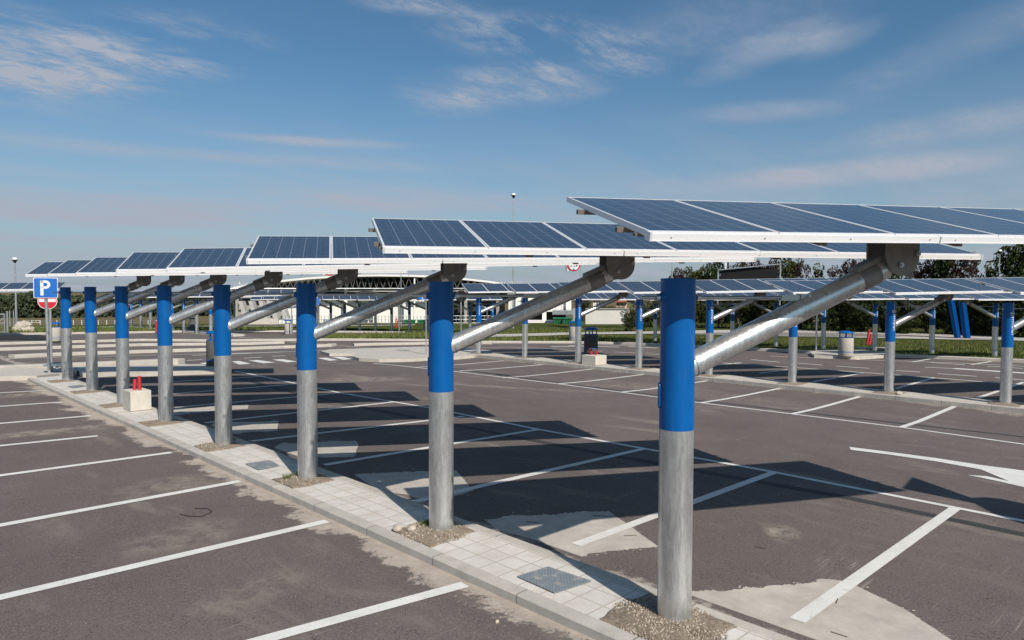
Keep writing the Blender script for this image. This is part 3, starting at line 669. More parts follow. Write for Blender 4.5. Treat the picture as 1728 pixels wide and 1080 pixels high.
for t, e, h_ in ((.13, .02, .018), (.31, .05, .030), (.93, .055, .030)): mk('purlin', lambda b, t=t, e=e, h_=h_: b.box((-e, t-.016, -.037-h_), (LT+.03, t+.016, -.0365), under_m))
for x in (1.25, 2.35, 3.7, 5.1): mk('rafter', lambda b, x=x: b.box((x-.03, .06, -.092), (x+.03, PL-.06, -.0675), under_m))
mk('main_beam', lambda b: b.box((1.9, PL/2-.06, -.15), (LT-2.2, PL/2+.06, -.0925), plate_m))
D = [(.023,.051,.008,-.022,.006,-.001),(-.034,-.065,.025,.006,.006,-.012),(-.02,-.079,.002,.025,-.004,-.001),(.007,-.053,-.039,.013,-.008,.011),(.047,.025,-.007,-.022,0,.002),(.001,.009,-.018,0,0,0),(-.008,.039,.002,0,0,0),(-.016,.074,.028,0,0,0)]
AX = [.015, -.021, -.05, -.039, -.013, .008, .06, .107]
ordA = ['nearest post carport, its blue sleeve tallest in the foreground', 'second carport of the front row, its post left of the nearest post', 'third carport of the front row, counting from the nearest post', 'fourth carport of the front row, its post next to the third', 'fifth carport of the front row, beside the white concrete block',
        'sixth carport of the front row, its post half behind the white concrete block', 'seventh carport of the front row, one before the last by the parking sign', 'last carport of the front row, right beside the blue parking sign']
def clone_post(proto, loc, label, group, tm):
    r = copy_tree(proto); r.location = loc; tag(r, label, 'solar carport', group); add_table(r, tm); return r
protoA = make_canopy('A'); postsA = []
for k in range(8):
    d = D[k]
    tm = table_mtx(-.2794+d[0], -.8093+d[1]-AX[k], 2.561+.0036*k+d[2], AZ+d[3], TI+d[4], .0189+d[5])
    loc = Vector((AX[k], 2.5*k, 0)); postsA.append(loc)
    if k == 0: r = protoA; r.location = loc; tag(r, ordA[0], 'solar carport', 'front row of solar carports'); add_table(r, tm)
    else: r = copy_tree_src = None or clone_post(protoB0, loc, ordA[k], 'front row of solar carports', tm)
    if k == 0:
        protoB0 = make_canopy('A')
for ch in list(protoB0.children_recursive): bpy.data.objects.remove(ch)
bpy.data.objects.remove(protoB0)

def TM(sd=1, j=0.0):
    random.seed(int(j*991)+3); r = lambda a: random.uniform(-a, a)
    if sd > 0: return table_mtx(-.2794+r(.03), -.8093+r(.05), 2.561+r(.02), AZ+r(.02), TI+r(.015), .0189+r(.005))
    o = eh*(-5.49)-uh*.634; return table_mtx(o.y+r(.03), o.x+r(.05), 2.54+r(.02), AZ+r(.02), TI+r(.015), .004+r(.004))
# row B on the middle island : post pixel columns measured at mid height
def on_line(x, X):    # ground position on the plane X = const seen in pixel column x
    d = ray(x, 540); t = (X-CAM.x)/d.x; return CAM.y+d.y*t
pB = make_canopy('B'); colB = [1977, 1701, 1503, 1339, 1198, 1079, 976, 886, 808]
nB = ['just outside', 'nearest', 'second', 'third', 'fourth', 'fifth', 'sixth', 'seventh', 'last']
lB = ['middle row carport at the right border, its post out of frame, only panels visible', 'nearest middle row carport, post by the right border', 'middle row carport second from the right, green weeds at its foot', 'middle row carport crossed by the long arm of the nearest post',
      'middle row carport just right of the nearest front post', 'middle row carport just left of the nearest front post', 'middle row carport beside the block with red stubs, left of it', 'middle row carport seen under the second front arm', 'farthest middle row carport, by the big traffic island']
for k, x in enumerate(colB):
    y = on_line(x, XB); clone_post(pB, (XB, y, ZB(y)), lB[k], 'middle row of solar carports', TM(1, k+.1))
    postsB = globals().setdefault('postsB', []); postsB.append(Vector((XB, y, ZB(y))))
colB2 = [355.5, 332, 310.5, 291, 271.5, 254, 237.5, 222, 207.5]
lB2 = ['first', 'second', 'third', 'fourth', 'fifth', 'sixth', 'seventh', 'eighth', 'ninth']
postsB2 = []
for k, x in enumerate(colB2):
    X = 14.6; y = on_line(x, X); z = tz(X, y)+.12; postsB2.append(Vector((X, y, z)))
    clone_post(pB, (X, y, z), 'small far carport beyond the cross lanes, %s from its right end' % lB2[k], 'far left row of solar carports', TM(1, k+.2))
# front row continues beyond the lanes, posts left of the frame
for k, y in enumerate((43.2, 45.7, 48.2, 50.7)):
    clone_post(pB, (0, y, tz(0, y)+.12), 'far carport at the left border behind the fence, %s of its row' % ['nearest', 'second', 'third', 'fourth'][k], 'carports at the left border', TM(1, k+.3))
pD = make_canopy('D'); postsD = []
colD = [1794, 1678, 1572, 1476, 1389, 1309, 1235.5, 1168, 1105.5]
lD = ['verge carport whose post is out of frame at the right', 'verge carport right of the slanted blue columns', 'verge carport just left of the slanted blue columns', 'verge carport next to the red stakes', 'verge carport left of the pale litter bin', 'verge carport seen under the nearest long arm, left one', 'verge carport behind the root of the nearest arm', 'verge carport hidden behind the nearest post', 'leftmost verge carport, left of the nearest post']
def dpos(x, yb): p = gp(x, yb, .07); return p
for k, x in enumerate(colD):
    yb = 575+(x-1105.5)*(601-575)/(1678-1105.5); p = dpos(x, yb); postsD.append(p)
    clone_post(pD, p, lD[k], 'carports along the grass verge', TM(-1, k+.4))
colD2 = [831, 793, 757, 722.5, 691, 661, 633.6, 607, 582, 558.5, 537]
for k, x in enumerate(colD2):
    yb = 555+(x-582)*(562.5-555)/(831-582); p = dpos(x, yb); postsD.append(p)
    clone_post(pD, p, 'far carport before the white hall, %s from the right of its row' % ['one', 'two', 'three', 'four', 'five', 'six', 'seven', 'eight', 'nine', 'ten', 'eleven'][k], 'far row of solar carports before the hall', TM(-1, k+.5))
for p in (pB, pD):
    for ch in list(p.children_recursive): bpy.data.objects.remove(ch)
    bpy.data.objects.remove(p)

# ------------------------------------------------------------------ gravel at the posts, stones
def gravel():
    m = MB(); random.seed(3)
    rock = []
    def heap(cx, cy, z0, sx, sy, hh, npeb):
        n = 26; vs = []
        for j in range(n+1):
            for i in range(n+1):
                u = i/n*2-1; v = j/n*2-1; r = max(abs(u), abs(v))
                wob = .16*noise.noise(Vector((u*2+cx*7, v*2+cy, 1)))
                x = cx+u*sx; y = cy+v*sy*(1+wob); x = max(-.376, min(.210, x)) if sx < .4 else x
                h = hh*max(0, 1-r**2.2)+.012*noise.noise(Vector((x*14, y*14, 0)))*(1-r)
                vs.append((x, y, z0+h+.002*(1 if r < .98 else -3)))
        m.add(vs, [(j*(n+1)+i, j*(n+1)+i+1, (j+1)*(n+1)+i+1, (j+1)*(n+1)+i) for j in range(n) for i in range(n)], gravel_m, False)
        for _ in range(npeb):
            a = random.uniform(0, 6.28); r = random.random()**.5*1.08; x = cx+math.cos(a)*r*sx; y = cy+math.sin(a)*r*sy*1.05
            if sx < .4: x = max(-.44, min(.26, x))
            s_ = random.uniform(.004, .011); zz = z0+hh*max(0, 1-r**2.2); o = len(m.v)
            pts = [Vector((random.uniform(.6, 1)*s_, 0, 0)), Vector((0, random.uniform(.6, 1)*s_, 0)), Vector((-random.uniform(.6, 1)*s_, 0, 0)), Vector((0, -random.uniform(.6, 1)*s_, 0)), Vector((0, 0, s_*.9)), Vector((0, 0, -s_*.5))]
            rz = Matrix.Rotation(random.uniform(0, 3), 3, 'Z'); c = Vector((x, y, zz+s_*.3))
            m.add([c+rz @ p for p in pts], [(0,1,4),(1,2,4),(2,3,4),(3,0,4),(1,0,5),(2,1,5),(3,2,5),(0,3,5)], random.choice([gravel_m, gravel_m, stone_m]))
    for k, p in enumerate(postsA): heap(p.x-.09, p.y, 0-.006, .31, .28 if k else .36, .03, [3000, 1900, 900, 500, 250, 150, 60, 60][k])
    for p in postsB: heap(p.x-.05, p.y, p.z-.006, .40, .32, .03, 30)
    tag(m.build('gravel'), 'brown gravel filling the unpaved squares round the posts', 'gravel', kind='stuff')
gravel()
def stone(p, s_, label, seed, sc=(1, 1, 1), name='stone', cat='stone', m_=None):
    random.seed(seed); bm = bmesh.new(); bmesh.ops.create_icosphere(bm, subdivisions=2, radius=s_)
    for v in bm.verts:
        k = 1+.35*noise.noise(v.co*(1.3/s_)+Vector((seed, 0, 0))); v.co = Vector((v.co.x*sc[0]*k, v.co.y*sc[1]*k, v.co.z*sc[2]*k))
    me = bpy.data.meshes.new(name); bm.to_mesh(me); bm.free(); me.materials.append(m_ or stone_m); o = bpy.data.objects.new(name, me); S.collection.objects.link(o); o.location = p
    return tag(o, label, cat)
stone(gp(839, 1051)+Vector((0, 0, .008)), .017, 'small pale stone lying on the tarmac by the front kerb', 4, (1, .7, .8))
pz = postsA[1]
stone(pz+Vector((-.33, .24, .03)), .045, 'larger pale rock in the gravel left of the second front post', 9, (1, 1, .7)); stone(pz+Vector((-.25, .12, .035)), .04, 'smaller pale rock at the gravel edge by the second front post', 12, (1.1, .8, .8))
stone(Vector((15.05, postsB[2].y-.3, postsB[2].z+.04)), .09, 'pale broken stones at the foot of a middle row post', 15, (1.2, .8, .5))
for q_, (x, y, r_, lb) in enumerate(((33, 559, .42, 'left lower rock of the pale heap beside the gate'), (46, 560, .46, 'right lower rock of the pale heap beside the gate'), (36, 552, .36, 'left upper rock of the pale heap beside the gate'), (44, 551, .36, 'top right rock of the pale heap beside the gate'))):
    g_ = gp(x, 561, 0); k_ = (g_-CAM).dot(F2)/FPX; stone(g_+Vector((0, 0, (561-y)*k_+.1)), r_, lb, 21+q_, (1.1, .8, .85), 'boulder', 'boulder')
# bent wire and twigs
def wire(px, label, r=.004, name='wire', cat='wire', m_=dark_m, dz=.006):
    ps = [gp(x, y, dz) for x, y in px]; m = MB()
    for a, b in zip(ps, ps[1:]): m.tube(a, b, r, m_, 6)
    tag(m.build(name), label, cat)
wire([(303, 867), (318, 871), (342, 871), (358, 863), (350, 858), (328, 858)], 'bent black wire lying in the left parking bay', .003)
for px, lb in (([(1054, 870), (1022, 871), (1000, 870)], 'twig in the shade on the concrete patch'), ([(1053, 904), (1075, 903)], 'twig at the edge of the pale concrete patch'), ([(888, 880), (909, 882)], 'short twig in the shadow by the second post'), ([(1402, 1066), (1430, 1075)], 'dark twig on the concrete patch by the lower border'), ([(1411, 1018), (1414, 1010)], 'tiny twig on the white bay line'), ([(1665, 1010), (1678, 1008)], 'small twig on the tarmac near the right border'), ([(1274, 922), (1293, 926)], 'twig on the tarmac right of the nearest post')):
    wire(px, lb, .0035, 'twig', 'twig', bark_m)
# steel covers set in the paving
def cover(px, label):
    ps = [gp(x, y) for x, y in px]; ps = [bp0(x, y, .001) for x, y in px]; b = MB(); b.prism(ps, (0, 0, .006), cover_m); tag(b.build('utility_cover'), label, 'utility cover', 'utility covers in the paving')
def bp0(x, y, z):
    d = ray(x, y); t = (z-CAM.z)/d.z; return CAM+d*t
def m_cov(nt, b):
    g = NT(nt); v = g.coord(scale=(60, 60, 60)); c1 = g.N.new('ShaderNodeTexChecker'); g.L.new(v, c1.inputs[0]); c1.inputs['Scale'].default_value = 1
    n = g.noise(g.coord(), 9, 7, .7); c = g.mix(g.rng(n, .5, .68, 0, 1, True), (.21, .24, .26), (.48, .43, .37)); c = g.mix(g.math('MULTIPLY', c1.outputs['Fac'], .35), c, (.40, .43, .46))
    g.L.new(c, b.inputs['Base Color']); g.bump(c1.outputs['Fac'], b, .5, .003)
cover_m = mat('cover_steel', (.3, .33, .35), .6, .3, build=m_cov)
cover([(873, 973), (925, 957), (998, 981), (936, 1001)], 'large blue grey checker cover between the first and second front posts')
cover([(414, 783), (455, 777), (472, 786), (436, 793)], 'small grey cover between the third and fourth front posts')
cover([(279, 698), (308, 694.5), (322, 698), (290, 702)], 'grey cover before the white concrete block')
cover([(114, 652), (136, 649.5), (146, 651.5), (124, 654.5)], 'tiny grey cover between the two last front posts')

# ------------------------------------------------------------------ concrete blocks with red conduit stubs
def conduit(parent, base, d, L, r):
    m = MB(); d = Vector(d).normalized(); n = int(L/.02)
    for i in range(n): m.tube(base+d*(i*.02), base+d*(i*.02+.013), r, red_m, 14); m.tube(base+d*(i*.02+.013), base+d*(i*.02+.02), r*.86, red_m, 14)
    return m.build('conduit_stub', parent)
def cblock(loc, sx, sy, sz, label, stubs, rz=0):
    r = empty('concrete_block', loc, label, 'concrete block', rz=rz); b = MB(); b.box((-sx/2, -sy/2, 0), (sx/2, sy/2, sz), block_m); b.build('block', r, bevel=.012)
    for bx, by, d, L, rr in stubs: conduit(r, Vector((bx, by, sz)), d, L, rr)
cblock((.03, 11.72, -.004), .36, .47, .37, 'white concrete block with two tall red conduit stubs in the front row paving', [(.03, -.05, (.02, .1, 1), .26, .036), (-.04, .01, (.1, .1, 1), .21, .034)])
kb_ = gp(1011, 615.5, .13); cblock((15.2, kb_.y+.3, ZB(kb_.y)), .62, .62, .33, 'grey concrete block with short red stubs on the middle island', [(-.03, .1, (-.15, .1, 1), .24, .05), (.08, .0, (.2, -.2, 1), .14, .05)])
for (x, yb, sc), lb in zip(((1463, 582, .9), (263, 562, .9), (667, 552.5, .9)), ('red stakes leaning on the grass by the pale litter bin', 'small red stake between far left posts', 'small red stub in the grass before the white hall')):
    p = gp(x, yb, .05); m = MB(); rr = empty('red_stake', p, lb, 'stake')
    for q, (dx, hh) in enumerate(((0, .95), (.13, .68))):
        m = MB(); bx = _R*dx; m.tube(bx, bx+Vector((0, 0, hh*sc))+_R*.10, .06, red_m, 10); m.build('tube', rr)
pdl = gp(1467, 589, .06); b = MB(); b.box((-1.1, -.35, 0), (1.1, .35, .07), conc_m, Matrix.Rotation(-TH, 4, 'Z')); o = b.build('concrete_slab'); o.location = pdl; tag(o, 'flat pale slab in the grass under the red stakes', 'slab')

# ------------------------------------------------------------------ litter bins
def make_bin(loc, label, pale=True, sc=1):
    r = empty('litter_bin', loc, label, 'litter bin', 'litter bins'); r.scale = (sc, sc, sc)
    a = aggr_l if pale else aggr_d
    b = MB(); b.lathe([(.0, 0), (.24, 0), (.25, .02), (.25, .62), (.235, .66), (.19, .66), (.19, .55), (0, .55)], a, 32); b.build('drum', r)
    b = MB(); b.lathe([(.2515, .15), (.2515, .175)], signb_m, 32); b.build('blue_band', r)
    b = MB()
    for k in range(4):
        t = k*math.pi/2+.4; x, y = .20*math.cos(t), .20*math.sin(t); b.box((x-.014, y-.014, .64), (x+.014, y+.014, .83), blue_m)
    b.tube((0, 0, .655), (0, 0, .67), .24, blue_m, 28); b.build('lid_supports', r)
    b = MB(); b.lathe([(.25, .82), (.262, .825), (.25, .85), (.19, .885), (.10, .905), (0, .91)], blue_m, 32); b.lathe([(.25, .82), (0, .835)], blue_m, 32); b.build('lid', r)
    return r
def binpx(x, yb, hpx, label, pale=True, dz=0):
    p = gp(x, yb, dz); Dp = (p-CAM).dot(F2); make_bin(p, label, pale, hpx/FPX*Dp/.91)
binpx(1427, 601, 43, 'pale aggregate litter bin with blue domed lid on the small island', True, .13)
binpx(997, 595, 43, 'dark litter bin with blue lid behind the block on the middle island', False, .1)
binpx(969.5, 575.5, 34, 'pale litter bin half hidden behind a middle row post', True, .06)
binpx(93, 575.5, 32, 'pale litter bin right of the parking sign pole', True, .12)
binpx(487, 564, 25, 'pale litter bin far away beside a lamp pole, left of the third front post', True)
binpx(366, 617, 60, 'dark litter bin mostly hidden behind the fourth front post', False, .12)
binpx(720, 561, 22, 'far pale litter bin half hidden behind the second front post', True)
binpx(326, 560, 24, 'far dark litter bin between the far left posts', False)
binpx(549, 553, 14, 'tiny far litter bin right of the third front post', True)

# ------------------------------------------------------------------ signs, poles
def facing(px):     # yaw so that local -Y faces the camera from that pixel column
    d = ray(px, 540); return math.atan2(-d.x, d.y)
def letterP(m, cx, cz, h, y, mt):
    w = h*.16
    m.box((cx-h*.30, y, cz-h/2), (cx-h*.30+w*1.1, y+.004, cz+h/2), mt)
    def arc(r0, r1, t0, t1, n=14):
        o = (cx-h*.02, cz+h*.22); pts = [(o[0]+r1*math.cos(t0+(t1-t0)*i/n), o[1]+r1*math.sin(t0+(t1-t0)*i/n)) for i in range(n+1)]+[(o[0]+r0*math.cos(t1+(t0-t1)*i/n), o[1]+r0*math.sin(t1+(t0-t1)*i/n)) for i in range(n+1)]
        for i in range(n):
            q = [pts[i], pts[i+1], pts[2*n-i], pts[2*n+1-i]]; m.prism([(a, y, b_) for a, b_ in q], (0, .004, 0), mt)
    arc(h*.28-w, h*.28, -math.pi/2, math.pi/2)
    m.box((cx-h*.29, y, cz+h*.5-w), (cx-h*.02, y+.004, cz+h*.5), mt); m.box((cx-h*.29, y, cz-h*.06), (cx-h*.02, y+.004, cz-h*.06+w), mt)
def rrect(w, h, r, y, n=6):
    pts = []
    for cx, cz, t0 in ((w/2-r, h/2-r, 0), (-w/2+r, h/2-r, 90), (-w/2+r, -h/2+r, 180), (w/2-r, -h/2+r, 270)):
        for i in range(n+1): t = R(t0+90*i/n); pts.append((cx+r*math.cos(t), y, cz+r*math.sin(t)))
    return pts
def square_sign(parent, w, z, y, glyph=True):
    T = Matrix.Translation((0, 0, z)); m = MB(); m.prism(rrect(w, w, .04, y-.002), (0, .004, 0), signw_m, T); m.prism(rrect(w*.95, w*.95, .035, y-.006), (0, .004, 0), signb_m, T)
    pl = m.build('sign_plate', parent)
    if glyph: m = MB(); letterP(m, .0, z, w*.74, y-.010, signw_m); m.build('letter', pl)
    return pl
p = gp(83.5, 629, .12); rz = facing(81)
r = empty('parking_sign', p, 'blue square parking sign with white P on a grey pole', 'road sign', rz=rz)
Dp = (p-CAM).dot(F2); k = Dp/FPX
m = MB(); m.tube((0, 0, 0), (-3*k, 0, 158*k), 2.5*k, galv_m, 16); m.tube((-8*k, .02, 136*k), (8*k, .02, 136*k), 1*k, steel_m, 8); m.build('pole', r)
pl = square_sign(r, 34*k, 143*k, -.09); pl.location.x = -2.5*k
p2 = gp(87, 622, .0); k2 = (p2-CAM).dot(F2)/FPX
r = empty('no_entry_sign', p2, 'round red no entry sign with white bar, below the parking sign', 'road sign', rz=facing(85))
m = MB(); m.tube((0, 0.04, 0), (0, .04, 117*k2), 1.9*k2, galv_m, 14); m.build('pole', r)
def disc(m, rad, z, y, mt, n=40, th=.004, x=0): m.prism([(x+rad*math.cos(2*math.pi*i/n), y, z+rad*math.sin(2*math.pi*i/n)) for i in range(n)], (0, th, 0), mt)
m = MB(); disc(m, 13.8*k2, 114*k2, -.002, signw_m, x=-3.5*k2); disc(m, 12.9*k2, 114*k2, -.008, signr_m, x=-3.5*k2); m.box((-15*k2, -.014, 112.5*k2), (8*k2, -.010, 117.5*k2), signw_m); m.build('sign_plate', r)
# small blue sign by the second front post, round sign seen from behind, slim poles
def pole_px(x, yb, yt, wpx, label, name='pole', cat='pole', dz=0, m_=galv_m, head=None, xt=None):
    p = gp(x, yb, dz); k = (p-CAM).dot(F2)/FPX; r = empty(name, p, label, cat, rz=facing(x))
    m = MB(); m.tube((0, 0, 0), (0, 0, (yb-yt)*k), wpx*k/2, m_, 10, r2=wpx*k*.4); m.build('pole', r); return r, k
r, k = pole_px(719, 598, 500, 2.6, 'blue square direction sign on a slim pole, left of the second front post', 'road_sign', 'road sign', .12)
m = MB(); m.box((-12*k, -.04, 92.5*k), (12*k, -.03, 104*k), signb_m); m.box((-6.5*k, -.045, 94*k), (-3.5*k, -.041, 103*k), signw_m); m.build('sign_plate', r)
r, k = pole_px(778, 568, 487, 2.4, 'round traffic sign seen from behind on a slim pole, right of the second front post', 'road_sign', 'road sign')
m = MB(); disc(m, 10*k, 68*k, -.04, dark_m); m.build('sign_plate', r)
r, k = pole_px(537, 560, 502, 2.2, 'small blue sign on a thin pole just right of the third front post', 'road_sign', 'road sign')
m = MB(); m.box((-3*k, -.04, 46*k), (3*k, -.03, 57*k), signb_m); m.build('sign_plate', r)
for (x, yb, yt, w), lb in zip(((673.5, 567, 512, 2), (492.5, 565, 513, 2.2), (1377, 597, 470, 3), (894, 560, 512, 1.8), (1500, 572, 545, 0)), ('slim grey pole in the strip of grass before the white hall', 'slim grey pole beside the far litter bin, left of the third front post', 'grey pole at the tip of the small bin island', 'x', 'x')):
    if lb != 'x': pole_px(x, yb, yt, w, lb)
def lamp(x, yb, yt, w, label, hs=1, D=None):
    p = gp(x, yb, 0); k = (p-CAM).dot(F2)/FPX; r = empty('street_lamp', p, label, 'street lamp', 'tall street lamps', rz=facing(x))
    m = MB(); h = (yb-yt)*k; m.tube((0, 0, 0), (0, 0, h), w*k*.62, galv_m, 10, r2=w*k*.36); m.build('pole', r)
    m = MB(); m.lathe([(1.0*k*hs, h-.2*k), (1.6*k*hs, h+1.5*k*hs), (4*k*hs, h+4.5*k*hs), (3.6*k*hs, h+5*k*hs)], dark_m, 14); m.build('lamp_base', r)
    m = MB(); m.lathe([(3.4*k*hs, h+4.6*k*hs), (3.5*k*hs, h+7*k*hs), (2.2*k*hs, h+8.2*k*hs), (0, h+8.4*k*hs)], white_m, 14); m.build('lamp_head', r)
lamp(866, 556, 336, 2.6, 'tall street lamp rising above the panels in the centre'); lamp(28, 556, 444, 3, 'tall street lamp at the left border beside the rocks', 1.1)
lamp(1683, 560, 429, 2.4, 'street lamp among the tree tops at the right', .9)
lamp(1133, 556, 411, 2.2, 'slim street lamp between the first and second panel tables, head hidden by panels', .6)
lamp(979, 552, 425, 1.6, 'slim lamp pole next to the round height sign', .5)
for x, yb, yt, lb in ((53.5, 528, 500, 'far thin pole in the field under the left panels'), (72.5, 529, 512, 'short far pole in the field beside the parking sign'), (677, 553, 455, 'thin lamp pole before the grandstand')):
    pole_px(x, yb, yt, 1.6, lb)
# bollards / white posts near hall
for x, yb, yt, lb in ((822, 562, 525, 'white post on the lawn right of the second front post'), (699.5, 546, 470, 'white upright before the hall between far carport posts')):
    pole_px(x, yb, yt, 2.6 if x > 800 else 3.4, lb, 'white_post', 'post', 0, white_m)
p, k = pole_px(1690, 569, 546, 3.2, 'short white and green marker post by the right border', 'marker_post', 'post', 0, white_m)
# height limit signs hanging under gantries
def height_sign(x, y, rad, D, label):
    c = at(x, y, D); k = (c-CAM).dot(F2)/FPX; r = empty('height_limit_sign', c, label, 'road sign', 'round height limit signs', rz=facing(x))
    m = MB(); m.box((-14.5*k, .02, -9.5*k), (-2*k, .08, 12*k), white_m); m.box((-14.5*k, .0, -9.6*k), (-11*k, .1, 14*k), plate_m); m.build('backing_box', r)
    m = MB(); disc(m, rad*k, 0, 0, signr_m); disc(m, rad*.80*k, 0, -.012, signw_m); pl = m.build('sign_plate', r)
    m = MB(); y_ = -.02; q = rad*k
    # "2,20" and the two arrow heads
    def two(ox, s_):
        m.box((ox-s_*.3, y_, s_*.40), (ox+s_*.3, y_+.005, s_*.55), dark_m); m.box((ox+s_*.15, y_, .05*s_), (ox+s_*.3, y_+.005, s_*.5), dark_m)
        m.prism([(ox-s_*.3, y_, -s_*.45), (ox-s_*.12, y_, -s_*.45), (ox+s_*.30, y_, s_*.1), (ox+s_*.12, y_, s_*.1)], (0, .005, 0), dark_m); m.box((ox-s_*.3, y_, -s_*.55), (ox+s_*.3, y_+.005, -s_*.4), dark_m)
    two(-.42*q, q*.42); two(.12*q, q*.36); m.box((-.17*q, y_, -.26*q), (-.11*q, y_+.005, -.14*q), dark_m)
    m.prism([(.36*q, y_, -.18*q), (.56*q, y_, -.18*q), (.56*q, y_, .2*q), (.36*q, y_, .2*q)], (0, .005, 0), dark_m)
    for sg in (1, -1): m.prism([(-.14*q, y_, sg*.74*q), (.14*q, y_, sg*.74*q), (0, y_, sg*.42*q)], (0, .005, 0), dark_m)
    m.build('digits', pl)
    m = MB(); m.tube((-12.5*k, .05, 12*k), (-12.5*k, .05, 20*k), 1.2*k, galv_m, 8); m.tube((-60*k, .05, 20*k), (60*k, .05, 20*k), 1.5*k, galv_m, 8); m.tube((60*k, .05, 20*k), (60*k, .05, 8*k), 1*k, galv_m, 8); m.build('cross_bar', r)
height_sign(968.5, 447.5, 10.5, 18.6, 'round red rimmed height limit sign hanging below the second table of panels'); height_sign(556, 454.5, 11, 21, 'round height limit sign showing under the front panels, above the third post')
# dark gantry board at the right
def gantry():
    a = at(1214, 455, 42); k = (a-CAM).dot(F2)/FPX; r = empty('gantry', a, 'dark gantry board with a tubular frame before the trees', 'gantry', rz=facing(1262))
    m = MB(); m.box((2*k, 0, -16*k), (92*k, .3, 3*k), dark_m); m.build('board', r)
    m = MB(); m.tube((-2*k, -.1, -1*k), (94*k, -.1, 8*k), 1.3*k, galv_m, 8); m.tube((-2*k, 0, -1*k), (-2*k, 0, -60*k), 1.4*k, galv_m, 8); m.tube((96*k, 0, 6*k), (96*k, 0, -60*k), 1.3*k, galv_m, 8)
    m.box((4*k, -.1, 0), (7*k, .1, 10*k), dark_m); m.box((9*k, -.1, 0), (11.5*k, .1, 12*k), white_m); m.box((12.5*k, -.1, 0), (15*k, .1, 12*k), dark_m); m.build('frame', r)
gantry()
# unseen slab added past the right edge, outline shaped to cast the bay shadow
def shadow_caster():
    h = 2.75; pts = []
    for x, y in ((1529, 826), (1546, 807), (1645, 842), (1672, 841), (1700, 844), (1728, 850), (1990, 905), (1990, 960), (1728, 884), (1690, 872), (1652, 851)):
        q = gp(x, y); t = (h-q.z)/to_sun.z; pts.append(q+to_sun*t)
    c = pts[6]; r = empty('shadow_caster', (c.x+1.2, c.y-1.4, tz(c.x, c.y)), 'unseen added slab beyond the right border, shaped to cast shadow by the white arrow', 'shadow caster')
    o = Vector(r.location); m = MB(); m.prism([p-o for p in pts], (0, 0, .05), plate2_m); m.build('shadow_panel', r)
    m = MB(); m.tube((0, 0, -.2), (0, 0, h-o.z-.05), .09, galv_m, 20); m.build('post', r)  # post and beam added to carry the unseen slab
    m = MB(); m.tube((0, 0, h-o.z-.1), pts[7]-o+Vector((0, 0, -.04)), .06, galv_m, 12); m.build('beam', r)
shadow_caster()
# ------------------------------------------------------------------ blue slanted columns
def blue_cols():
    b0 = gp(1622, 571.5, .05); k = (b0-CAM).dot(F2)/FPX; r = empty('blue_column_pair', b0, 'two slanted bright blue steel columns standing in the verge before the trees', 'steel columns', rz=facing(1622))
    for x0, x1, w in ((-6, -19, 8), (7, -3, 9)):
        m = MB()
        for dx, ww, dy in ((0, w*.62, 0), (w*.62, w*.12, -.10), (w*.74, w*.5, .06)):
            pts = [((x0+dx-w/2)*k, dy, 0), ((x0+dx+ww-w/2)*k, dy, 0), ((x1+dx+ww-w/2)*k, dy, 76*k), ((x1+dx-w/2)*k, dy, 76*k)]; m.prism(pts, (0, .35, 0), blue_m)
        m.build('column', r)
blue_cols()
# ------------------------------------------------------------------ bench, fence, cars
pb = gp(93, 627.5, .12); r = empty('bench', pb, 'low grey bench beside the parking sign pole', 'bench', rz=facing(93)); k = (pb-CAM).dot(F2)/FPX
m = MB(); m.box((-17*k, -.18, 10.5*k), (14*k, .18, 12.5*k), galv_m); m.build('seat', r)
for x in (-4, 10): m = MB(); m.box(((x-1.5)*k, -.13, 0), ((x+1.5)*k, .13, 10.5*k), plate_m); m.build('leg', r)
def fence():
    a = gp(13, 563, .05); k = (a-CAM).dot(F2)/FPX; r = empty('gate', a, 'grey mesh gate with a diagonal brace at the left border', 'gate', rz=facing(13))
    m = MB()
    for x, w, h in ((-4, 2, 33), (0, 3, 38)): m.tube((x*k, 0, 0), (x*k, 0, h*k), w*k/2, galv_m, 8)
    m.build('post', r)
    m = MB(); m.tube((-4*k, 0, 33*k), (-60*k, -.3, 33*k), .8*k, galv_m, 6); m.tube((-4*k, 0, 18*k), (-60*k, -.3, 18*k), .5*k, galv_m, 6); m.tube((-4*k, 0, 27*k), (-16*k, 0, 17*k), .6*k, galv_m, 6); m.tube((-4*k, 0, 3*k), (-60*k, -.3, 3*k), .6*k, galv_m, 6); m.build('rail', r)
    m = MB()
    for i in range(24): m.tube(((-4-i*2.4)*k, -.01, 3*k), ((-4-i*2.4)*k, -.01, 33*k), .10*k, galv_m, 4)
    for i in range(12): m.tube((-4*k, -.01, (3+i*2.6)*k), (-60*k, -.3, (3+i*2.6)*k), .10*k, galv_m, 4)
    m.build('mesh_panel', r)
    for i, (x, yb, yt) in enumerate(((17, 553, 524), (23.5, 552, 524))): pole_px(x, yb, yt, 2, ['grey fence post behind the gate, left one', 'grey fence post behind the gate, right one'][i], 'fence_post', 'post')
fence()
def rail_fence():
    ps = [gp(x, 548+(x/1000), 0) for x in range(40, 300, 14)]; r = empty('rail_fence', ps[0], 'low white rail fence across the far lawn on the left', 'fence'); o = ps[0]
    m = MB()
    for p in ps: m.tube(p-o, p-o+Vector((0, 0, .5)), .03, white_m, 6)
    m.build('post', r); m = MB()
    for a, b in zip(ps, ps[1:]):
        for z in (.25, .45): m.tube(a-o+Vector((0, 0, z)), b-o+Vector((0, 0, z)), .012, galv_m, 5)
    m.build('rail', r)
rail_fence()
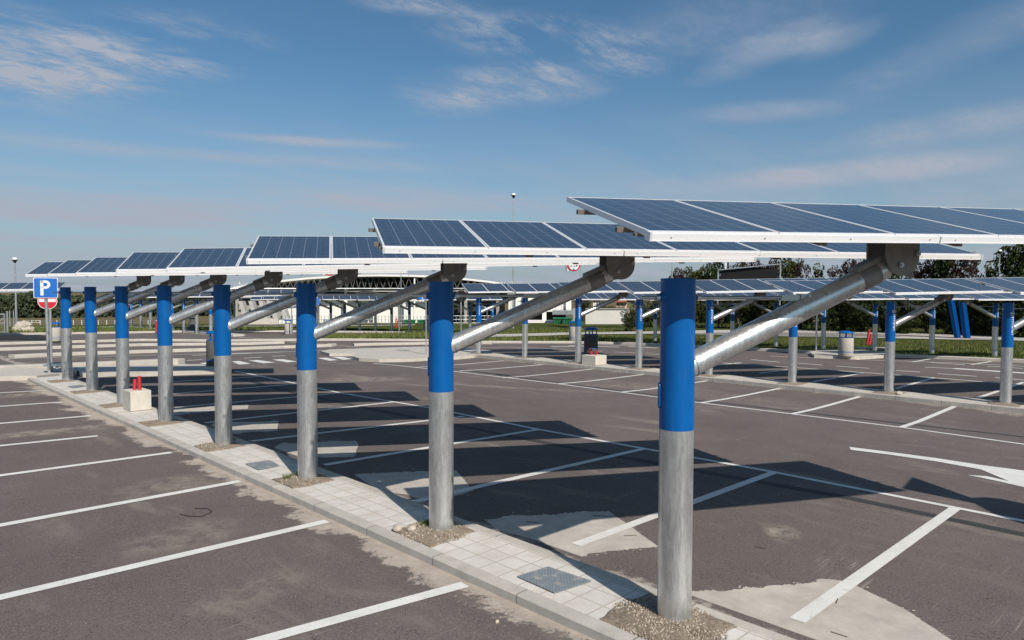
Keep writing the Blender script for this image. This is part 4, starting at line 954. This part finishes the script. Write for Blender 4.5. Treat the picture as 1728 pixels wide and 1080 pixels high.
def car(x, yb, L, label, col, rz):
    p = gp(x, yb, 0); r = empty('car', p, label, 'car', 'cars on the far road', rz=rz); m_ = mat('car_'+label[:6], col, .3)
    m = MB(); prof = [(-2.1, .35), (-2.15, .75), (-1.5, .92), (-.7, 1.38), (.8, 1.42), (1.6, .98), (2.15, .86), (2.15, .35)]
    m.prism([(a*L/4.3, -.85, b_) for a, b_ in prof], (0, 1.7, 0), m_); m.build('body', r)
    m = MB(); m.prism([(a*L/4.3, -.87, b_) for a, b_ in [(-1.3, .95), (-.65, 1.3), (.7, 1.34), (1.3, .98)]], (0, 1.74, 0), dark_m); m.build('window', r)
    for sx in (-1.35, 1.35):
        for sy in (-.8, .8): m = MB(); m.tube((sx, sy-.1, .32), (sx, sy+.1, .32), .32, dark_m, 14); m.build('wheel', r)
car(37, 529.5, 4.6, 'white van like car driving across the field road on the far left', (.75, .75, .76), facing(37)); car(139, 528.5, 4.3, 'pale car with dark front on the far road beside the eighth post', (.7, .7, .72), facing(139))

# ------------------------------------------------------------------ buildings
def fb(m, x0, y0, x1, y1, D, depth, mt, k=None):
    """box whose camera-side face spans those pixels at distance D (metres) and which runs back 'depth' metres"""
    c = [at(x, y, D) for x, y in ((x0, y0), (x1, y0), (x1, y1), (x0, y1))]
    d = (at((x0+x1)/2, 500, D)-CAM); d.z = 0; d.normalize(); m.prism(c, d*depth, mt)
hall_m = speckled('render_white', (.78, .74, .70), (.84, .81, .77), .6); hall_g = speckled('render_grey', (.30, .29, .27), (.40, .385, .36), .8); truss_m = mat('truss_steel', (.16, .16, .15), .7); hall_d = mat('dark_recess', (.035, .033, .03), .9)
def m_rib(nt, b):
    g = NT(nt); X = g.xyz(g.coord(rot=(0, 0, TH))); f = g.math('FRACT', g.math('MULTIPLY', X[0], 1.6)); c = g.mix(g.math('LESS_THAN', f, .12), (.74, .71, .66), (.46, .44, .41)); g.L.new(c, b.inputs['Base Color'])
rib_m = mat('ribbed_cladding', (.7, .68, .64), .7, build=m_rib)
def stand():
    D_ = 84; o = at(600, 548, D_); r = empty('grandstand', o, 'large grandstand hall with curved white roof edge over a dark truss', 'building')
    def put(m, nm): ob = m.build(nm, r); ob.matrix_local = Matrix.Translation(-o); return ob
    roof = [(380, 489), (400, 483), (440, 476), (480, 472), (520, 468), (560, 465.5), (600, 463.6), (640, 463), (690, 463.6), (740, 465.5), (790, 470), (830, 474.5), (880, 484), (905, 490)]
    m = MB(); rp = [at(x, y, D_-2+abs(x-640)*.012) for x, y in roof]; rq = [at(x, y+3.2, D_-2+abs(x-640)*.012) for x, y in roof]
    bk = _F*22
    for i in range(len(roof)-1):
        m.prism([rp[i], rp[i+1], rq[i+1], rq[i]], bk, hall_m)
    put(m, 'roof')
    m = MB(); random.seed(8)
    for i in range(len(roof)-1):
        (xa, ya), (xb_, yb) = roof[i], roof[i+1]
        n = 4
        for j in range(n):
            x0 = xa+(xb_-xa)*j/n; x1 = xa+(xb_-xa)*(j+1)/n; t0 = ya+(yb-ya)*j/n+4
            a0 = at(x0, t0, D_-1); a1 = at((x0+x1)/2, 487, D_-1); a2 = at(x1, t0, D_-1)
            m.tube(a0, a1, .035, truss_m, 5); m.tube(a1, a2, .035, truss_m, 5)
        m.tube(at(xa, 487, D_-1), at(xb_, 487, D_-1), .09, galv_m, 5)
        m.tube(at(xa, ya, D_-1.5), at(xa, ya-7, D_-1.5), .04, galv_m, 5)
    put(m, 'truss')
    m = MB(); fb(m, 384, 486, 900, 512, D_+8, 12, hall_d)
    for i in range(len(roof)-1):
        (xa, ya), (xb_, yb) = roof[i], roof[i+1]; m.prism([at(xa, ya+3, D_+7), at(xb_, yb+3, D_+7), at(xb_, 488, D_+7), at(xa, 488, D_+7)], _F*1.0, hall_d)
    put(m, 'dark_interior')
    m = MB(); fb(m, 384, 489.5, 900, 492.5, D_+1, .6, hall_g); fb(m, 560, 497, 730, 500, D_+1, .6, hall_g); fb(m, 384, 497, 470, 503, D_+1, .8, hall_g); put(m, 'beam')
    for x in (400, 452, 535, 583.5, 632, 682, 733, 786, 840, 885):
        m = MB(); fb(m, x-2.6, 489, x+2.6, 549, D_-.4, 1.2, hall_m if 500 < x < 760 else hall_g); put(m, 'column')
    m = MB(); fb(m, 482, 504, 742, 549, D_+1.6, 9, hall_m); put(m, 'wall')
    m = MB(); fb(m, 394, 507, 481, 540, D_+2, 6, hall_g); put(m, 'wall'); m = MB(); fb(m, 742, 500, 852, 549, D_+4, 6, hall_g); put(m, 'wall')
    m = MB()
    for i in range(5):
        x = 402+i*17; m.prism([at(x, 508, D_-1), at(x+6, 508, D_-1), at(x+16, 538, D_-3), at(x+9, 538, D_-3)], _F*1.0, hall_g)
    put(m, 'buttress')
    m = MB(); fb(m, 398, 538, 470, 548, D_-4, 3, conc_m); fb(m, 470, 541, 500, 547, D_-4, 3, hall_m); put(m, 'terrace')
    m = MB(); fb(m, 703, 522, 714, 541, D_+3, .5, mat('door_red', (.25, .03, .04), .6)); put(m, 'door')
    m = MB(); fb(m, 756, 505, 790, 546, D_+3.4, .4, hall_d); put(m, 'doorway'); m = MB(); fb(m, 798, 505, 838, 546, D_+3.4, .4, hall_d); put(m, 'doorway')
    m = MB()
    for i in range(60):
        x = 470+i*6; m.tube(at(x, 547, D_-6), at(x, 533, D_-6), .03, galv_m, 4)
    for y in (533, 539, 545): m.tube(at(470, y, D_-6), at(826, y, D_-6), .03, galv_m, 4)
    put(m, 'railing')
    m = MB()      # arched canopy in front
    for i in range(12):
        t0 = math.pi*i/12; t1 = math.pi*(i+1)/12
        m.prism([at(615-19*math.cos(t0), 498-7*math.sin(t0), D_-3), at(615-19*math.cos(t1), 498-7*math.sin(t1), D_-3), at(615-19*math.cos(t1), 500-3*math.sin(t1), D_-3), at(615-19*math.cos(t0), 500-3*math.sin(t0), D_-3)], _F*3, hall_d)
    put(m, 'arched_canopy')
    # clutter stored inside under the truss
    m = MB()
    for i in range(620):
        x = random.uniform(395, 880); y = random.uniform(474, 486); w = random.uniform(.3, .9); h = random.uniform(.8, 3.6)
        fb(m, x, y, x+w, y+h, D_+5+random.uniform(0, 2), .3, random.choice([white_m, alu_m, hall_g]))
    ob = put(m, 'stored_lattice'); ob['kind'] = 'stuff'
stand()
def ware():
    o = at(930, 545, 78); r = empty('warehouse', o, 'white ribbed warehouse wall behind the green skips', 'building')
    def put(m, nm): ob = m.build(nm, r); ob.matrix_local = Matrix.Translation(-o)
    m = MB(); fb(m, 858, 497, 964, 526, 78, 14, rib_m); put(m, 'wall')
    m = MB(); fb(m, 856, 495, 966, 497.5, 77.7, 14.5, hall_g); put(m, 'roof')
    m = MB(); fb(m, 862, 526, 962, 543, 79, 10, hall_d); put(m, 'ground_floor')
    m = MB()
    for x in (870, 882, 915, 955): fb(m, x, 500, x+7, 543, 77.5, .6, hall_m)
    put(m, 'pilaster')
    m = MB(); fb(m, 866, 541, 966, 546, 76, 2, hall_m); fb(m, 932, 524, 970, 531, 74, 3, galv_m); put(m, 'loading_ramp')
    m = MB(); fb(m, 903, 521, 912, 525, 77.6, .4, hall_d); put(m, 'window'); m = MB(); fb(m, 951, 521, 960, 525, 77.6, .4, hall_d); put(m, 'window')
ware()
b = MB(); fb(b, 988, 521.5, 1062, 547, 62, .5, speckled('wall_render', (.62, .585, .53), (.72, .68, .62), .7)); fb(b, 988, 520.3, 1062, 521.8, 61.9, .7, hall_g); o = b.build('boundary_wall'); tag(o, 'long cream wall between the green skips and the trees', 'wall')
b = MB(); fb(b, 967, 520, 973, 545, 60, .5, hall_g); tag(b.build('gate_pier'), 'grey concrete pier at the left end of the cream wall', 'pier')
green_m = mat('green_steel', (.01, .14, .05), .5)
def skip(x0, x1, yt, yb, D_, label):
    o = at((x0+x1)/2, yb, D_); r = empty('skip', o, label, 'skip', 'green skips'); m = MB(); fb(m, x0+1, yt, x1-1, yb, D_, 2, green_m); ob = m.build('container', r); ob.matrix_local = Matrix.Translation(-o)
    m = MB(); fb(m, x0, yt-1, x1, yt+.3, D_-.1, 2.2, green_m)
    for i in range(4): x = x0+(x1-x0)*(i+.5)/4; fb(m, x-.4, yt, x+.4, yb, D_-.12, .12, green_m)
    ob = m.build('rim', r); ob.matrix_local = Matrix.Translation(-o)
skip(933, 950, 538, 546.5, 64, 'green skip farther left of the pair by the warehouse'); skip(950, 966, 538, 547, 62.5, 'green skip right of the pair, next to the grey pier'); skip(681, 702, 541, 546, 76, 'low green skip before the white hall, left'); skip(704, 722, 541.5, 546, 75, 'low green skip before the white hall, right of the other')
def house(x0, x1, ye, yr, yb, D_, label, wall_c, roof_c):
    o = at((x0+x1)/2, yb, D_); r = empty('house', o, label, 'house'); m = MB(); fb(m, x0, ye, x1, yb, D_, 8, wall_c); ob = m.build('wall', r); ob.matrix_local = Matrix.Translation(-o)
    m = MB(); a = [at(x0-2, ye, D_-.5), at(x1+2, ye, D_-.5)]; t = [at(x0+5, yr, D_+4), at(x1-5, yr, D_+4)]; bk = [a[0]+_F*9, a[1]+_F*9]
    m.add([a[0], a[1], t[1], t[0], bk[0], bk[1]], [(0, 1, 2, 3), (4, 5, 2, 3), (0, 3, 4), (1, 2, 5), (0, 1, 5, 4)], roof_c); ob = m.build('roof', r); ob.matrix_local = Matrix.Translation(-o)
    m = MB()
    for i in range(3): x = x0+(x1-x0)*(i+.5)/3; fb(m, x-1, ye+2, x+1, ye+5, D_-.05, .1, hall_d)
    ob = m.build('window', r); ob.matrix_local = Matrix.Translation(-o)
house(1040, 1058, 510, 500, 522, 100, 'small house with red tiled roof above the cream wall', speckled('peach', (.55, .38, .28), (.62, .45, .34), 1), mat('roof_tile', (.32, .085, .05), .8))
house(1001, 1014, 506, 502, 522, 130, 'pale distant house left of the red roofed one', hall_m, mat('roof_grey', (.3, .29, .3), .8))
house(1120, 1137, 492, 487, 500, 150, 'far small house among the trees left of the nearest post', hall_m, mat('roof_tile2', (.28, .10, .07), .8))

# ------------------------------------------------------------------ vegetation
def leafcloud(m, c, rad, n, size, mt, seed, lv, squash=(1, 1, 1)):
    random.seed(seed)
    for _ in range(n):
        while 1:
            p = Vector((random.uniform(-1, 1), random.uniform(-1, 1), random.uniform(-1, 1)))
            if p.length < 1: break
        p = p.normalized()*(p.length**.45); q = c+Vector((p.x*rad*squash[0], p.y*rad*squash[1], p.z*rad*squash[2]))
        if noise.noise(q*1.6) < -.22: continue
        s_ = size*random.uniform(.6, 1.3); a = Vector((random.gauss(0, 1), random.gauss(0, 1), random.gauss(0, 1))).normalized(); b_ = a.orthogonal().normalized()*s_; cc = a.cross(b_).normalized()*s_*.6
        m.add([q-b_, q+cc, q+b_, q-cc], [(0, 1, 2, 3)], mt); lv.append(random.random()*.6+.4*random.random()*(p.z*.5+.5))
def tree_mesh(kind, seed, mt, h=6, n=2600, leaf=.13):
    random.seed(seed); rs = random.getstate(); tr = MB(); cr = MB(); lv = []
    pts = [Vector((0, 0, -.3))]
    for i in range(6): pts.append(pts[-1]+Vector((random.uniform(-.12, .12), random.uniform(-.12, .12), h*.14)))
    for i, (a, b_) in enumerate(zip(pts, pts[1:])): tr.tube(a, b_, .14*(1-i/7.5), bark_m, 8, r2=.14*(1-(i+1)/7.5))
    clumps = []
    nb = 22 if kind != 'poplar' else 16
    for i in range(nb):
        random.seed(seed*100+i); t = random.uniform(0, 1)**.9; z = h*(.06+.87*t); ang = random.uniform(0, 6.28)
        spread = h*(.30*math.sin(math.pi*min(1, t*.80+.20))**.8+.04) if kind != 'poplar' else h*.10*(1.15-t)
        c = Vector((math.cos(ang)*spread*random.uniform(.3, 1), math.sin(ang)*spread*random.uniform(.3, 1), z)); base = pts[min(6, int(1+t*4))]
        tr.tube(base, c, .045, bark_m, 5, r2=.012); clumps.append((c, h*(random.uniform(.11, .19) if kind != 'poplar' else random.uniform(.07, .11))))
    for i, (c, rad) in enumerate(clumps): leafcloud(cr, c, rad, n//nb, leaf, mt, seed*77+i, lv, (1, 1, .85))
    to = tr.build('trunk'); co = cr.build('crown'); at_ = co.data.attributes.new('lv', 'FLOAT', 'FACE')
    for i, v in enumerate(lv): at_.data[i].value = v
    tm, cm = to.data, co.data; bpy.data.objects.remove(to); bpy.data.objects.remove(co); return tm, cm
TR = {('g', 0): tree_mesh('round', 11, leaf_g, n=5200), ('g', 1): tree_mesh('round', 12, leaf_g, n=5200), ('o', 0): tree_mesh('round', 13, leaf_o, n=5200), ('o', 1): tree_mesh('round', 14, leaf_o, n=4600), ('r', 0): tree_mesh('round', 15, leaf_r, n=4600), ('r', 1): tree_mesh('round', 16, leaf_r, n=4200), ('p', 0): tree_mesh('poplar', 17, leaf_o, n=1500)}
def tree(x, yb, yt, kind, label, D=None, group='trees along the right side', wide=1.0, vi=None):
    p = gp(x, yb, -.05) if D is None else None
    if D: q = at(x, 540, D); p = Vector((q.x, q.y, tz(q.x, q.y)-.05))
    dd = (p-CAM); k = Vector((dd.x, dd.y, 0)).length; hh = (at(x, yt, k).z-p.z)/6.0
    random.seed(int(x*7+yt)); tm, cm = TR[(kind, vi if vi is not None else (random.randrange(2) if kind != 'p' else 0))]
    r = empty('tree', p, label, 'tree', group, rz=random.uniform(0, 6.28)); r.scale = (hh*wide, hh*wide, hh)
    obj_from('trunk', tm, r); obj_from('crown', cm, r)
KN = {'g': 'green leafy', 'o': 'olive green', 'r': 'plum coloured', 'p': 'slim upright'}
# front belt: dense dark trees right behind the lawn
fr = [(1088, 52, 508, 'g'), (1110, 50, 500, 'o'), (1140, 50, 496, 'g'), (1176, 49, 490, 'g'), (1212, 50, 486, 'o'), (1246, 48, 484, 'g'), (1282, 49, 488, 'g'), (1318, 47, 482, 'o'), (1352, 48, 480, 'g'), (1388, 46, 484, 'g'), (1424, 47, 478, 'o'), (1458, 45, 482, 'g'), (1492, 46, 476, 'o'), (1528, 44, 480, 'g'), (1564, 45, 474, 'o'), (1598, 44, 480, 'g'), (1634, 44, 476, 'g'), (1668, 43, 474, 'o'), (1702, 43, 470, 'g'), (1736, 42, 468, 'g'), (1775, 42, 470, 'o')]
words = ['first', 'second', 'third', 'fourth', 'fifth', 'sixth', 'seventh', 'eighth', 'ninth', 'tenth', 'eleventh', 'twelfth', 'thirteenth', 'fourteenth', 'fifteenth', 'sixteenth', 'seventeenth', 'eighteenth', 'nineteenth', 'twentieth', 'last']
for i, (x, D_, yt, kd) in enumerate(fr): tree(x, 0, yt, kd, '%s low tree of the front belt, %s from the cream wall' % (KN[kd], words[i]), D_+13, wide=1.3)
bk = [(1144, 62, 454, 'r'), (1166, 62, 452, 'o'), (1184, 62, 448, 'o'), (1206, 60, 443, 'g'), (1232, 64, 450, 'o'), (1256, 60, 440, 'o'), (1272, 60, 441, 'r'), (1298, 58, 436, 'r'), (1328, 56, 433, 'o'), (1352, 56, 436, 'r'), (1378, 56, 444, 'p'), (1404, 57, 447, 'r'), (1434, 55, 440, 'r'), (1452, 55, 434, 'r'), (1476, 55, 436, 'g'), (1512, 56, 444, 'g'), (1545, 55, 446, 'r'), (1572, 55, 436, 'r'), (1592, 54, 428, 'g'), (1615, 54, 424, 'r'), (1640, 54, 424, 'r'), (1668, 54, 440, 'p'), (1698, 50, 420, 'g'), (1722, 50, 416, 'g'), (1750, 50, 412, 'g')]
words2 = words[:20]+['twenty first', 'twenty second', 'twenty third', 'twenty fourth', 'twenty fifth']
for i, (x, D_, yt, kd) in enumerate(bk): tree(x, 0, yt, kd, '%s tall tree over the panels, %s from the left of the back belt' % (KN[kd], words2[i]), D_+15, wide=.68 if kd != 'p' else .8)
tree(1030, 0, 516, 'o', 'olive tree behind the cream wall left of the red roof', 80, 'trees behind the cream wall', 1.4); tree(1012, 0, 512, 'g', 'green tree behind the left half of the cream wall', 84, 'trees behind the cream wall', 1.3); tree(1048, 0, 514, 'g', 'green tree in front of the red roofed house', 78, 'trees behind the cream wall', 1.1); tree(985, 0, 498, 'g', 'dark green tree beside the warehouse corner', 88, 'trees behind the cream wall', 1.1)
tree(1068, 552, 517, 'g', 'bushy shrub at the right end of the cream wall', 55, 'trees behind the cream wall', 1.4)
def wood():
    m = MB(); lv = []; random.seed(77)
    for i in range(330):
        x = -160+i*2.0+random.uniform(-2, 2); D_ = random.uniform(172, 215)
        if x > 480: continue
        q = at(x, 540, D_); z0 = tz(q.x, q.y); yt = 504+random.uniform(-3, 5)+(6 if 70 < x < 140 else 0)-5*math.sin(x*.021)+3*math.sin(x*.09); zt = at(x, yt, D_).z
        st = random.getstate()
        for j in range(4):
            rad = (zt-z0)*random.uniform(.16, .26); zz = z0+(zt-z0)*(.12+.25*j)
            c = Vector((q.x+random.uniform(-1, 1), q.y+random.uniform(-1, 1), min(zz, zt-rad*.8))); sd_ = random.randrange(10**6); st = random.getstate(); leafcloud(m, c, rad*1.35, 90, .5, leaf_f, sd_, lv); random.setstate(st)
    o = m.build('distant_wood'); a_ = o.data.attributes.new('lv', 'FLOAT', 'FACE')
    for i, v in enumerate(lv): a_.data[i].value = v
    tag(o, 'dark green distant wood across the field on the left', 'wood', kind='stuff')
wood()
def grass_blades():
    m = MB(); random.seed(19); lv = []
    def blade(p, h, w):
        a = random.uniform(0, 6.28); d = Vector((math.cos(a), math.sin(a), 0)); l = Vector((random.uniform(-.4, .4)*h, random.uniform(-.4, .4)*h, h))
        m.add([p-d*w, p+d*w, p+l], [(0, 1, 2)], blade_m); lv.append(random.random())
    def area(px, n, h, dz):
        for _ in range(n):
            x = random.uniform(px[0], px[2]); t = (x-px[0])/(px[2]-px[0]); y = random.uniform(px[1]+t*(px[4]-px[1]), px[3]+t*(px[5]-px[3])); p = gp(x, y, dz); blade(p, h*random.uniform(.4, 1.2), h*.12)
    # px: x0, ytop at x0, x1, ybottom at x0, ytop at x1, ybottom at x1
    area((1040, 566, 1728, 577, 579, 608), 9000, .13, .06); area((740, 572, 1040, 574.5, 567, 577), 2500, .2, .06); area((740, 556, 1040, 566, 555, 562), 2500, .2, .05)
    area((540, 567, 738, 572, 560, 571), 2200, .25, .07); area((-20, 553, 300, 563.5, 553, 560), 3500, .25, .05); area((300, 553, 560, 559.5, 552, 557), 1500, .25, .05); area((1250, 550, 1728, 557, 562, 571), 2500, .15, .05)
    for k in (1, 2, 3):
        for _ in range(60): blade(postsA[k]+Vector((random.gauss(-.05, .05) if k != 3 else random.gauss(.15, .04), .16+random.gauss(0, .03), .02)), .05, .004)
    for _ in range(40): blade(postsA[2]+Vector((random.gauss(-.22, .03), random.gauss(.1, .03), .02)), .06, .004)
    o = m.build('grass_blades'); a_ = o.data.attributes.new('lv', 'FLOAT', 'FACE')
    for i, v in enumerate(lv): a_.data[i].value = v
    tag(o, 'short green grass on the verges and lawns', 'grass', kind='stuff')
grass_blades()
